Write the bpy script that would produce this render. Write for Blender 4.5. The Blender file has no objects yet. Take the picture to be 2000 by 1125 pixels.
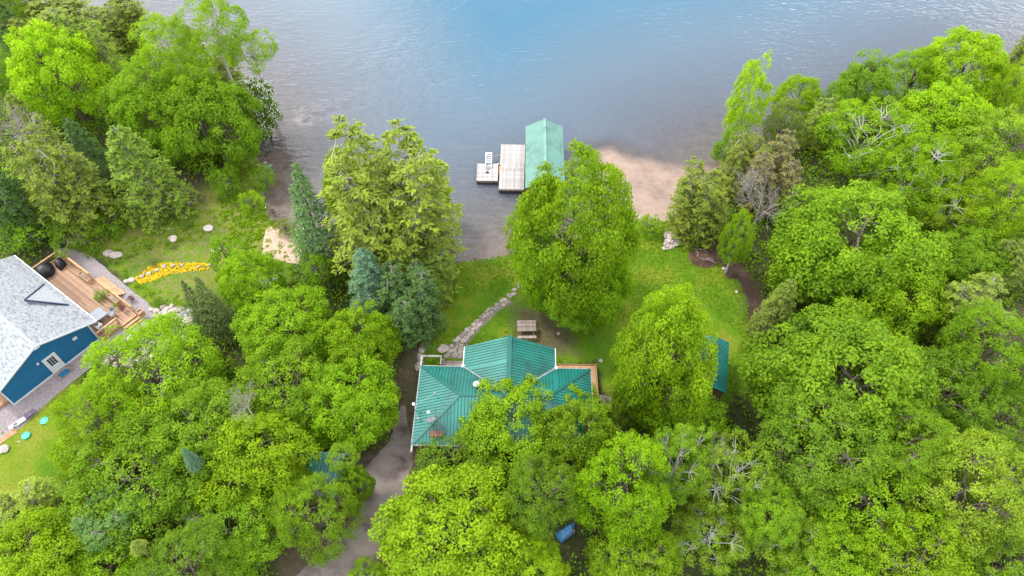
import bpy, bmesh, math, random
import numpy as np
from mathutils import Vector, Matrix
random.seed(7)
R = math.radians
scene = bpy.context.scene
COL = scene.collection

# ------------------------------------------------------------ camera, world, sun, exposure
H = 52.0; PITCH = R(52); FPX = 1400.0
cd = bpy.data.cameras.new('camera'); cam = bpy.data.objects.new('camera', cd); COL.objects.link(cam)
cam.location = (0, 0, H); cam.rotation_euler = (R(90) - PITCH, 0, 0)
cd.sensor_width = 36; cd.lens = 36 * FPX / 2000; cd.clip_start = .5; cd.clip_end = 3000
scene.camera = cam
scene.view_settings.view_transform = 'Standard'; scene.view_settings.look = 'None'
scene.view_settings.exposure = 1.42; scene.view_settings.gamma = 1
scene.view_settings.use_curve_mapping = False
scene.cycles.diffuse_bounces = 8; scene.cycles.transmission_bounces = 8; scene.cycles.max_bounces = 12; scene.cycles.transparent_max_bounces = 12
SUN_EL, SUN_AZ = R(56), R(-62)           # azimuth clockwise from +Y: sun stands to the left
world = bpy.data.worlds.new('World'); scene.world = world; world.use_nodes = True
wn = world.node_tree; wn.nodes.clear()
def N(nt, t, **kw):
    n = nt.nodes.new(t)
    for k, v in kw.items():
        if k.startswith('i_'):
            n.inputs[int(k[2:]) if k[2:].isdigit() else k[2:]].default_value = v
        else: setattr(n, k, v)
    return n
def L(nt, a, b): nt.links.new(a, b)
def math_(nt, op, a, b=None, c=None, clamp=False):
    n = N(nt, 'ShaderNodeMath', operation=op, use_clamp=clamp)
    for i, v in enumerate((a, b, c)):
        if v is None: continue
        if isinstance(v, (int, float)): n.inputs[i].default_value = v
        else: L(nt, v, n.inputs[i])
    return n.outputs[0]
def ramp(nt, fac, stops):
    n = N(nt, 'ShaderNodeValToRGB'); e = n.color_ramp.elements
    while len(e) < len(stops): e.new(.5)
    for i, (p, c) in enumerate(stops):
        e[i].position = p; e[i].color = tuple(c) + (1,) if len(c) == 3 else c
    L(nt, fac, n.inputs[0]); return n.outputs[0]
sky = N(wn, 'ShaderNodeTexSky', sky_type='NISHITA', sun_disc=False, sun_elevation=SUN_EL, sun_rotation=SUN_AZ)
bgs = N(wn, 'ShaderNodeBackground', i_Strength=.085); L(wn, sky.outputs[0], bgs.inputs[0])
tc = N(wn, 'ShaderNodeTexCoord')
nz = N(wn, 'ShaderNodeTexNoise', i_Scale=3.2, i_Detail=5.0, i_Roughness=.55); L(wn, tc.outputs['Generated'], nz.inputs['Vector'])
dp = N(wn, 'ShaderNodeVectorMath', operation='DOT_PRODUCT'); L(wn, tc.outputs['Generated'], dp.inputs[0]); dp.inputs[1].default_value = Vector((.20, .84, .50)).normalized()
gap = N(wn, 'ShaderNodeMapRange', interpolation_type='SMOOTHSTEP', i_1=.90, i_2=.985); L(wn, dp.outputs['Value'], gap.inputs[0])
cf = math_(wn, 'MULTIPLY_ADD', nz.outputs[0], 3.2, -.72)
cf = math_(wn, 'SUBTRACT', cf, math_(wn, 'MULTIPLY', gap.outputs[0], 1.25))
cf = math_(wn, 'MAXIMUM', math_(wn, 'MINIMUM', cf, 1.0), .22)
bgc = N(wn, 'ShaderNodeBackground', i_Color=(.90, .92, .96, 1), i_Strength=1.6)
mx = N(wn, 'ShaderNodeMixShader'); L(wn, cf, mx.inputs[0]); L(wn, bgs.outputs[0], mx.inputs[1]); L(wn, bgc.outputs[0], mx.inputs[2])
wo = N(wn, 'ShaderNodeOutputWorld'); L(wn, mx.outputs[0], wo.inputs[0])
sd = bpy.data.lights.new('sun', 'SUN'); sd.energy = 1.5; sd.angle = R(10); sd.color = (1, .96, .88)
sun = bpy.data.objects.new('sun', sd); COL.objects.link(sun)
sv = Vector((math.sin(SUN_AZ) * math.cos(SUN_EL), math.cos(SUN_AZ) * math.cos(SUN_EL), math.sin(SUN_EL)))
sun.rotation_euler = sv.to_track_quat('Z', 'Y').to_euler()

# ------------------------------------------------------------ helpers
SP, CP = math.sin(PITCH), math.cos(PITCH)
def G(px, py, z=0.0):
    """world point at height z on the sight line of a pixel of the 2000x1125 photograph"""
    u = (px - 1000) / FPX; v = (562.5 - py) / FPX
    t = (H - z) / (SP - v * CP)
    return Vector((t * u, t * (CP + v * SP), z))
def tag(o, label=None, cat=None, group=None, kind=None):
    for k, v in (('label', label), ('category', cat), ('group', group), ('kind', kind)):
        if v: o[k] = v
    return o
def empty(name, loc=(0, 0, 0), rz=0, label=None, cat=None, group=None):
    o = bpy.data.objects.new(name, None); COL.objects.link(o); o.empty_display_size = .3
    o.location = loc; o.rotation_euler = (0, 0, rz)
    return tag(o, label, cat, group)
def link(name, me, parent=None, loc=(0, 0, 0), rz=0, scale=(1, 1, 1)):
    o = bpy.data.objects.new(name, me); COL.objects.link(o)
    o.location = loc; o.rotation_euler = (0, 0, rz); o.scale = scale
    if parent: o.parent = parent
    return o
class MB:
    def __init__(s): s.v = []; s.f = []
    def add(s, vs, fs):
        n = len(s.v); s.v += [tuple(v) for v in vs]; s.f += [tuple(n + i for i in f) for f in fs]; return s
    def box(s, x0, x1, y0, y1, z0, z1):
        return s.add([(x0,y0,z0),(x1,y0,z0),(x1,y1,z0),(x0,y1,z0),(x0,y0,z1),(x1,y0,z1),(x1,y1,z1),(x0,y1,z1)],
                     [(3,2,1,0),(4,5,6,7),(0,1,5,4),(1,2,6,5),(2,3,7,6),(3,0,4,7)])
    def bar(s, a, b, w, h, up=(0, 0, 1)):
        a = Vector(a); b = Vector(b); d = (b - a).normalized(); sd_ = d.cross(Vector(up))
        if sd_.length < 1e-4: sd_ = Vector((1, 0, 0))
        sd_.normalize(); u = sd_.cross(d); vs = []
        for p in (a, b):
            for i, j in ((-1,-1),(1,-1),(1,1),(-1,1)): vs.append(p + sd_ * (i * w / 2) + u * (j * h / 2))
        return s.add(vs, [(3,2,1,0),(4,5,6,7),(0,1,5,4),(1,2,6,5),(2,3,7,6),(3,0,4,7)])
    def tube(s, pts, rad, n=6, cap=True):
        pts = [Vector(p) for p in pts]; vs = []; fs = []
        for i, p in enumerate(pts):
            d = (pts[min(i + 1, len(pts) - 1)] - pts[max(i - 1, 0)]).normalized()
            a = d.cross(Vector((0, 0, 1)) if abs(d.z) < .9 else Vector((1, 0, 0))).normalized(); b = d.cross(a)
            r = rad[i] if isinstance(rad, (list, tuple)) else rad
            for k in range(n):
                t = 2 * math.pi * k / n; vs.append(p + a * (r * math.cos(t)) + b * (r * math.sin(t)))
        for i in range(len(pts) - 1):
            for k in range(n):
                fs.append((i*n+k, i*n+(k+1)%n, (i+1)*n+(k+1)%n, (i+1)*n+k))
        if cap: fs.append(tuple(range(n))[::-1]); fs.append(tuple((len(pts)-1)*n + k for k in range(n)))
        return s.add(vs, fs)
    def lathe(s, prof, n=16, c=(0, 0, 0)):
        vs = []; fs = []
        for (r, z) in prof:
            for k in range(n):
                t = 2 * math.pi * k / n; vs.append((c[0] + r*math.cos(t), c[1] + r*math.sin(t), c[2] + z))
        for i in range(len(prof) - 1):
            for k in range(n): fs.append((i*n+k, i*n+(k+1)%n, (i+1)*n+(k+1)%n, (i+1)*n+k))
        fs.append(tuple((len(prof)-1)*n + k for k in range(n)))
        return s.add(vs, fs)
    def prism(s, poly, z0, z1):
        n = len(poly)
        return s.add([(p[0], p[1], z0) for p in poly] + [(p[0], p[1], z1) for p in poly],
                     [tuple(range(n))[::-1], tuple(range(n, 2*n))] + [(i, (i+1)%n, n+(i+1)%n, n+i) for i in range(n)])
    def mesh(s, name, m, smooth=False):
        me = bpy.data.meshes.new(name); me.from_pydata(s.v, [], s.f); me.validate()
        if m: me.materials.append(m)
        if smooth: me.polygons.foreach_set('use_smooth', [True] * len(me.polygons))
        me.update(); return me
    def build(s, name, m, parent=None, loc=(0, 0, 0), rz=0, smooth=False, bevel=0):
        o = link(name, s.mesh(name, m, smooth), parent, loc, rz)
        if bevel:
            b = o.modifiers.new('bevel', 'BEVEL'); b.width = bevel; b.segments = 2; b.limit_method = 'ANGLE'
        return o

# ------------------------------------------------------------ materials
def mat(name, col, rough=.7, var=.18, scale=2.5, bump=0., bscale=18., spec=.3, objvar=0., metal=0., tint=None, stretch=None, detail=6.):
    m = bpy.data.materials.new(name); m.use_nodes = True; nt = m.node_tree; nt.nodes.clear()
    out = N(nt, 'ShaderNodeOutputMaterial'); p = N(nt, 'ShaderNodeBsdfPrincipled', i_Roughness=rough, i_Metallic=metal)
    p.inputs['Specular IOR Level'].default_value = spec
    L(nt, p.outputs[0], out.inputs[0])
    tcn = N(nt, 'ShaderNodeTexCoord'); vec = tcn.outputs['Object']
    if stretch:
        mp = N(nt, 'ShaderNodeMapping'); mp.inputs['Scale'].default_value = stretch; L(nt, vec, mp.inputs[0]); vec = mp.outputs[0]
    n1 = N(nt, 'ShaderNodeTexNoise', i_Scale=scale, i_Detail=detail, i_Roughness=.6); L(nt, vec, n1.inputs['Vector'])
    c2 = tint or tuple(c * .45 for c in col)
    k = ramp(nt, n1.outputs[0], [(.33, c2), (.51, col), (.72, tuple(min(1, c * (1 + var)) for c in col))])
    mixn = N(nt, 'ShaderNodeMix', data_type='RGBA'); mixn.inputs[0].default_value = min(1, var * 3)
    mixn.inputs[6].default_value = tuple(col) + (1,); L(nt, k, mixn.inputs[7]); cur = mixn.outputs[2]
    if objvar:
        oi = N(nt, 'ShaderNodeObjectInfo'); mr = N(nt, 'ShaderNodeMapRange', i_3=1 - objvar, i_4=1 + objvar); L(nt, oi.outputs['Random'], mr.inputs[0])
        ml = N(nt, 'ShaderNodeVectorMath', operation='SCALE'); L(nt, cur, ml.inputs[0]); L(nt, mr.outputs[0], ml.inputs['Scale']); cur = ml.outputs[0]
    L(nt, cur, p.inputs['Base Color'])
    if bump:
        n2 = N(nt, 'ShaderNodeTexNoise', i_Scale=bscale, i_Detail=5.0); L(nt, vec, n2.inputs['Vector'])
        bp = N(nt, 'ShaderNodeBump', i_Strength=bump, i_Distance=.05); L(nt, n2.outputs[0], bp.inputs['Height']); L(nt, bp.outputs[0], p.inputs['Normal'])
    return m
M = {}
M['roof_green'] = mat('green metal roofing', (.005, .112, .090), .45, .3, .6, .05, 3, .5)
M['roof_aqua'] = mat('faded aqua roofing', (.105, .215, .180), .55, .22, .8, .05, 3, .4)
M['green metal roofing seam'] = mat('green roofing seam', (.004, .075, .060), .5, .1, 2)  # ribs darker than the sheet: shade along them is painted into the colour
M['faded aqua roofing seam'] = mat('aqua roofing seam', (.06, .155, .13), .6, .1, 2)  # aqua ribs likewise: shade painted in as a darker tone
M['flash'] = mat('grey flashing', (.16, .18, .18), .45, .25, 5, 0, 1, .5)
M['white'] = mat('white painted trim', (.50, .52, .54), .5, .06, 3)
M['blue'] = mat('blue siding', (.009, .095, .20), .6, .08, 1.5, .1, 40)
M['navy'] = mat('dark blue edge', (.015, .03, .07), .6, .05)
M['shingle'] = mat('pale grey shingles', (.24, .255, .265), .9, .12, 7, .3, 60, .2)
M['deck'] = mat('orange brown stained boards', (.255, .15, .092), .6, .25, 3, .1, 30, .3, .32, stretch=(1, 5, 1))
M['deck_new'] = mat('fresh orange cedar', (.38, .212, .11), .6, .2, 3, .1, 30, .3, .12)
M['grey_wood'] = mat('weathered grey boards', (.34, .32, .31), .85, .3, 4, .3, 40, .2, .22, tint=(.13, .11, .105))
M['old_wood'] = mat('old brown grey boards', (.23, .185, .16), .85, .3, 4, .3, 40, .2, .25)
M['dark_wood'] = mat('dark wood', (.06, .04, .03), .9, .2, 5)
M['wall_brown'] = mat('brown wall boards', (.12, .07, .045), .8, .2, 3)
M['brick'] = mat('red brown brick', (.13, .06, .045), .85, .3, 9, .3, 30)
M['black'] = mat('black cover fabric', (.012, .013, .016), .45, .2, 3, .3, 6, .4)
M['glass'] = mat('dark glass', (.012, .015, .02), .06, .02, 1, 0, 1, .5)
M['tglass'] = mat('pale glass', (.15, .17, .21), .3, .1, 2, 0, 1, .5)
M['metal'] = mat('galvanised metal', (.16, .17, .175), .5, .15, 8, 0, 1, .5, metal=.3)
M['stone'] = mat('pinkish grey stone', (.30, .25, .215), .85, .3, 3.5, .5, 12, .2, .28, tint=(.12, .10, .095))
M['pale_stone'] = mat('pale granite', (.37, .32, .285), .85, .25, 3, .5, 12, .2, .15, tint=(.28, .24, .22))
M['wet_stone'] = mat('dark wet stone', (.06, .055, .05), .5, .3, 4, .4, 14, .4, .4)
M['grey_stone'] = mat('blue grey stone', (.17, .18, .20), .8, .2, 4, .4, 14)
M['lid'] = mat('green plastic lid', (.01, .36, .22), .45, .08, 4)
M['plastic'] = mat('white plastic', (.5, .51, .52), .4, .05, 4)
M['tarp'] = mat('blue tarpaulin', (.035, .15, .33), .5, .4, 4, 1.0, 6, .4, tint=(.17, .25, .32))
M['rope'] = mat('tan rope', (.38, .29, .16), .9, .2, 9)
M['orange'] = mat('orange rope', (.55, .26, .03), .7, .2, 9)
M['bark'] = mat('grey brown bark', (.13, .105, .085), .95, .35, 6, .7, 18)
M['birch'] = mat('white birch bark', (.40, .385, .36), .8, .35, 7, .3, 20, tint=(.16, .14, .13))
M['bare'] = mat('bare grey twigs', (.27, .24, .21), .9, .25, 5)
M['flower_white'] = mat('white blossom', (.55, .58, .48), .7, .1, 9)
M['flower_yellow'] = mat('yellow flowers', (.58, .43, .012), .8, .2, 6, tint=(.46, .32, .01))
M['flower_purple'] = mat('purple foliage', (.16, .03, .05), .7, .2, 9)
M['purple_item'] = mat('purple grey cloth', (.10, .07, .11), .7, .2, 6)
M['pebble'] = mat('twig litter', (.10, .058, .04), .95, .4, 12, .8, 30)
M['firewood'] = mat('bleached logs', (.36, .30, .27), .9, .3, 6, .5, 20, .2, .35)

def leaf_mat(name, trans=.52, spec=.08):
    m = bpy.data.materials.new(name); m.use_nodes = True; nt = m.node_tree; nt.nodes.clear()
    out = N(nt, 'ShaderNodeOutputMaterial'); oi = N(nt, 'ShaderNodeObjectInfo')
    at = N(nt, 'ShaderNodeAttribute', attribute_name='tint')
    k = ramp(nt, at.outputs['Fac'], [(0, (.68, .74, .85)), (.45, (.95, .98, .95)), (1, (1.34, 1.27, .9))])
    m1 = N(nt, 'ShaderNodeVectorMath', operation='MULTIPLY'); L(nt, oi.outputs['Color'], m1.inputs[0]); L(nt, k, m1.inputs[1])
    p = N(nt, 'ShaderNodeBsdfPrincipled', i_Roughness=.5); p.inputs['Specular IOR Level'].default_value = spec; L(nt, m1.outputs[0], p.inputs['Base Color'])
    t = N(nt, 'ShaderNodeBsdfTranslucent')
    m2 = N(nt, 'ShaderNodeVectorMath', operation='MULTIPLY'); m2.inputs[1].default_value = (1.3, 1.25, .6); L(nt, m1.outputs[0], m2.inputs[0]); L(nt, m2.outputs[0], t.inputs[0])
    x = N(nt, 'ShaderNodeMixShader'); x.inputs[0].default_value = trans
    L(nt, p.outputs[0], x.inputs[1]); L(nt, t.outputs[0], x.inputs[2]); L(nt, x.outputs[0], out.inputs[0]); return m
M['leaf'] = leaf_mat('spring leaves'); M['needle'] = leaf_mat('needles', .22, .08)

# ------------------------------------------------------------ terrain
WATER = -.5
SHORE_PX = [(-60,-40),(60,5),(150,30),(230,58),(300,75),(345,105),(400,135),(450,180),(478,225),(490,265),(500,290),(515,318),(528,350),(520,375),(522,400),
            (534,425),(565,455),(620,490),(700,506),(790,512),(860,512),(905,509),(960,503),(1000,492),(1060,478),(1120,462),(1180,442),(1225,430),(1260,428),(1300,428),(1325,412),(1350,385),(1378,345),(1392,325),
            (1430,312),(1480,300),(1560,280),(1640,262),(1720,240),(1800,215),(1900,180),(2000,140),(2150,90)]
land = [(-420, 330), (-160, 130)] + [tuple(G(x, y, WATER)[:2]) for x, y in SHORE_PX] + [(150, 95), (420, 150), (420, -200), (-420, -200)]
land = np.array(land)
def seg_dist(P, poly, closed=True):
    d = np.full(len(P), 1e9)
    n = len(poly)
    for i in range(n if closed else n - 1):
        a = poly[i]; b = poly[(i + 1) % n]; ab = b - a; t = np.clip(((P - a) @ ab) / max(ab @ ab, 1e-9), 0, 1)
        q = a + t[:, None] * ab; d = np.minimum(d, np.hypot(P[:, 0] - q[:, 0], P[:, 1] - q[:, 1]))
    return d
def inside(P, poly):
    c = np.zeros(len(P), bool); n = len(poly); x, y = P[:, 0], P[:, 1]
    for i in range(n):
        x1, y1 = poly[i]; x2, y2 = poly[(i + 1) % n]
        if y1 == y2: continue
        c ^= ((y1 > y) != (y2 > y)) & (x < (x2 - x1) * (y - y1) / (y2 - y1) + x1)
    return c
def sdist(P, poly):            # positive inside
    d = seg_dist(P, poly); return np.where(inside(P, poly), d, -d)
def pxpoly(pts, z=0): return np.array([tuple(G(x, y, z)[:2]) for x, y in pts])
_rs = np.random.RandomState(3)
_wv = [(_rs.uniform(-1, 1) * f, _rs.uniform(-1, 1) * f, _rs.uniform(0, 6.28), a) for f, a in ((.25, 1), (.4, .8), (.8, .5), (1.4, .35), (2.4, .2), (4, .12)) for _ in range(3)]
def wob(P, s=1.0):
    o = np.zeros(len(P))
    for a, b, c, w in _wv: o += w * np.sin(a * s * P[:, 0] + b * s * P[:, 1] + c)
    return o / 3
STREAM_PX = [(1396,455),(1404,478),(1415,503),(1430,518),(1450,533),(1463,550),(1474,575),(1481,600),(1480,630),(1486,655),(1500,680)]
stream = pxpoly(STREAM_PX)
BAR_PX = [(1150,285),(1195,278),(1240,300),(1300,318),(1390,335),(1400,380),(1330,440),(1255,440),(1220,425),(1190,380),(1160,330)]
bar = pxpoly(BAR_PX, -.6)
ROCKLINE = pxpoly([(600,222),(640,200),(690,180),(740,150),(790,125),(812,112)], -1.0)
def hgt(P):
    P = np.atleast_2d(np.asarray(P, float)); s = sdist(P, land) + wob(P, 1.0) * .25
    up = np.clip((s + .1) / 1.4, 0, 1); up = up * up * (3 - 2 * up)
    dep = np.maximum(0, -s)
    b = np.clip(sdist(P, bar) / 3.2 + .5, 0, 1)
    deep = .62 + np.minimum(dep * .115, 4.5) + wob(P, .5) * .08
    shal = .60 + np.maximum(0, wob(P, 1.0)) * .06
    d = deep * (1 - b) + shal * b
    dr_ = seg_dist(P, ROCKLINE, False)
    nr = np.clip(dep / .8, 0, 1)
    z = np.where(s > -.1, -.62 + .62 * up, -(.52 + (d - .52) * nr))
    z = z + np.where(s > 1.5, wob(P, .6) * .03, 0)
    ds = seg_dist(P, stream, False); z = z - .4 * np.clip(1 - ds / 1.0, 0, 1) ** .7 * (s > 1)
    return z
def hz(x, y): return float(hgt([(x, y)])[0])
LAWN = [pxpoly([(800,650),(835,600),(850,505),(905,500),(1000,485),(1100,462),(1210,425),(1300,420),(1372,470),(1440,515),(1478,590),(1482,650),(1470,700),(1455,760),(1400,800),(1300,800),(1180,760),(1165,705),(1000,740),(860,740),(815,715)]),
        pxpoly([(100,500),(170,450),(250,425),(340,395),(430,330),(500,290),(540,420),(575,540),(500,600),(370,640),(290,600),(200,500)]),
        pxpoly([(-60,900),(0,850),(150,730),(185,790),(150,880),(110,990),(40,1010),(-60,980)])]
DIRT = [pxpoly([(790,655),(830,660),(815,720),(800,880),(755,900),(745,860),(775,780)]), pxpoly([(1200,830),(1250,840),(1260,900),(1215,900)]),
        pxpoly([(1005,600),(1050,600),(1110,640),(1130,690),(1060,690),(1005,660)]),
        pxpoly([(550,1050),(700,880),(820,880),(800,1000),(740,1150),(520,1200)]),
        pxpoly([(350,330),(400,350),(400,400),(330,390)]), pxpoly([(1440,540),(1490,560),(1500,640),(1460,620)])]
def axis(lo, hi, a, b, st):
    return np.concatenate([np.arange(lo, a, 24.), np.arange(a, b, st), np.linspace(b, hi, 16)])
xs = axis(-400, 400, -76, 76, .5); ys = axis(-150, 420, 6, 100, .5)
XX, YY = np.meshgrid(xs, ys); PP = np.stack([XX.ravel(), YY.ravel()], 1); ZZ = hgt(PP)
def grid_mesh(name, P, Z, nx, ny, m, attrs, keep=None):
    V = np.column_stack([P, Z]); i = np.arange(nx * ny).reshape(ny, nx)
    F = np.stack([i[:-1, :-1], i[:-1, 1:], i[1:, 1:], i[1:, :-1]], -1).reshape(-1, 4)
    if keep is not None:
        F = F[keep[F].any(1)]
        used = np.unique(F); mp = -np.ones(len(V), int); mp[used] = np.arange(len(used)); V = V[used]; F = mp[F]; attrs = {k: v[used] for k, v in attrs.items()}
    me = fast_mesh(name, V, F, m); me.polygons.foreach_set('use_smooth', [True] * len(me.polygons))
    for k, v in attrs.items():
        a = me.attributes.new(k, 'FLOAT', 'POINT'); a.data.foreach_set('value', v.astype(np.float32))
    return me
def fast_mesh(name, V, F, m):
    me = bpy.data.meshes.new(name); k = F.shape[1]
    me.vertices.add(len(V)); me.vertices.foreach_set('co', V.astype(np.float32).ravel())
    me.loops.add(len(F) * k); me.loops.foreach_set('vertex_index', F.astype(np.int32).ravel())
    me.polygons.add(len(F)); me.polygons.foreach_set('loop_start', np.arange(0, len(F) * k, k, dtype=np.int32))
    me.polygons.foreach_set('loop_total', np.full(len(F), k, np.int32))
    me.update(calc_edges=True)
    if m: me.materials.append(m)
    return me
lawn_a = np.max([sdist(PP, q) for q in LAWN], 0); dirt_a = np.max([sdist(PP, q) for q in DIRT], 0)
rough_a = np.clip(sdist(PP, LAWN[1]), 0, 2) / 2
bar_a = sdist(PP, bar); shore_a = sdist(PP, land); str_a = seg_dist(PP, stream, False)
rl_a = seg_dist(PP, ROCKLINE, False)

def ground_mat():
    m = bpy.data.materials.new('ground cover'); m.use_nodes = True; nt = m.node_tree; nt.nodes.clear()
    out = N(nt, 'ShaderNodeOutputMaterial'); p = N(nt, 'ShaderNodeBsdfPrincipled', i_Roughness=.9); p.inputs['Specular IOR Level'].default_value = .15; L(nt, p.outputs[0], out.inputs[0])
    tcn = N(nt, 'ShaderNodeTexCoord'); vec = tcn.outputs['Object']
    def noise(s, d=6., r=.6):
        n = N(nt, 'ShaderNodeTexNoise', i_Scale=s, i_Detail=d, i_Roughness=r); L(nt, vec, n.inputs['Vector']); return n.outputs[0]
    def attr(a): return N(nt, 'ShaderNodeAttribute', attribute_name=a).outputs['Fac']
    def mixc(f, a, b):
        n = N(nt, 'ShaderNodeMix', data_type='RGBA')
        for i, v in ((6, a), (7, b)):
            if isinstance(v, tuple): n.inputs[i].default_value = v + (1,)
            else: L(nt, v, n.inputs[i])
        L(nt, f, n.inputs[0]); return n.outputs[2]
    def edge(a, w, n, nk):
        mr = N(nt, 'ShaderNodeMapRange', interpolation_type='SMOOTHSTEP', i_1=-w, i_2=w)
        L(nt, math_(nt, 'ADD', a, math_(nt, 'MULTIPLY', math_(nt, 'SUBTRACT', n, .5), nk)), mr.inputs[0]); return mr.outputs[0]
    n_big, n_mid, n_fine, n_tiny = noise(.22), noise(1.1), noise(5, 8, .7), noise(22, 4, .7)
    grass = ramp(nt, n_big, [(.32, (.045, .110, .003)), (.48, (.078, .148, .004)), (.57, (.145, .168, .012)), (.72, (.20, .18, .035))])
    grass = mixc(math_(nt, 'MULTIPLY', n_mid, .8), grass, ramp(nt, n_mid, [(.3, (.042, .12, .003)), (.5, (.075, .155, .004)), (.68, (.14, .15, .018))]))
    g2 = ramp(nt, n_fine, [(.28, (.55, .62, .5)), (.5, (1, 1, 1)), (.75, (1.5, 1.3, 1.2))])
    mu = N(nt, 'ShaderNodeMix', data_type='RGBA', blend_type='MULTIPLY'); mu.inputs[0].default_value = .9; L(nt, grass, mu.inputs[6]); L(nt, g2, mu.inputs[7]); grass = mu.outputs[2]
    rough = mixc(ramp(nt, noise(1.7, 8, .7), [(.40, (0, 0, 0)), (.58, (1, 1, 1))]), grass, ramp(nt, n_fine, [(.32, (.05, .085, .012)), (.5, (.14, .135, .04)), (.7, (.21, .165, .09))]))
    grass = mixc(math_(nt, 'MULTIPLY', attr('rough'), .95), grass, rough)
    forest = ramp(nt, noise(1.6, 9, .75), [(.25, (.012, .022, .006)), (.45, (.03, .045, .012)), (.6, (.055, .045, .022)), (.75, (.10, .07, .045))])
    dirt = ramp(nt, noise(2.4, 9, .75), [(.25, (.035, .035, .015)), (.5, (.085, .062, .042)), (.75, (.14, .105, .08))])
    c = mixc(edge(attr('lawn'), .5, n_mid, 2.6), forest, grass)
    c = mixc(math_(nt, 'MULTIPLY', edge(attr('dirt'), .9, n_mid, 2.2), .85), c, dirt)
    mud = ramp(nt, n_fine, [(.3, (.03, .02, .014)), (.7, (.09, .06, .045))])
    c = mixc(edge(math_(nt, 'SUBTRACT', .75, attr('stream')), .25, n_mid, .7), c, mud)
    bed = ramp(nt, noise(.9, 9, .75), [(.3, (.10, .078, .068)), (.5, (.175, .145, .13)), (.72, (.25, .21, .195))])
    sand = ramp(nt, noise(.8, 5, .6), [(.3, (.27, .205, .175)), (.55, (.39, .305, .262)), (.8, (.45, .365, .32))])
    bed = mixc(edge(attr('bar'), 1.0, n_big, 4.), bed, sand)
    bed = mixc(math_(nt, 'MULTIPLY', edge(math_(nt, 'SUBTRACT', 1.6, attr('rockline')), .8, n_mid, 2.5), ramp(nt, n_mid, [(.4, (.2, .2, .2)), (.6, (1, 1, 1))])), bed, (.55, .46, .41))
    c = mixc(edge(math_(nt, 'ADD', attr('shore'), -.35), .22, n_mid, .6), bed, c)
    mu = N(nt, 'ShaderNodeMix', data_type='RGBA', blend_type='MULTIPLY'); mu.inputs[0].default_value = 1; L(nt, c, mu.inputs[6]); L(nt, ramp(nt, n_tiny, [(.3, (.7, .7, .7)), (.7, (1.25, 1.25, 1.25))]), mu.inputs[7])
    L(nt, mu.outputs[2], p.inputs['Base Color'])
    bp = N(nt, 'ShaderNodeBump', i_Strength=.7, i_Distance=.105); L(nt, math_(nt, 'ADD', n_fine, math_(nt, 'MULTIPLY', n_tiny, .5)), bp.inputs['Height']); L(nt, bp.outputs[0], p.inputs['Normal'])
    return m
M['ground'] = ground_mat()
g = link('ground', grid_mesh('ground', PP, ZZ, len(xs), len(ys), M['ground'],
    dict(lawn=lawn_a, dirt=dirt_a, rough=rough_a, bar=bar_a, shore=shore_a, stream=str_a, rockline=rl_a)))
tag(g, kind='structure')

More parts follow.
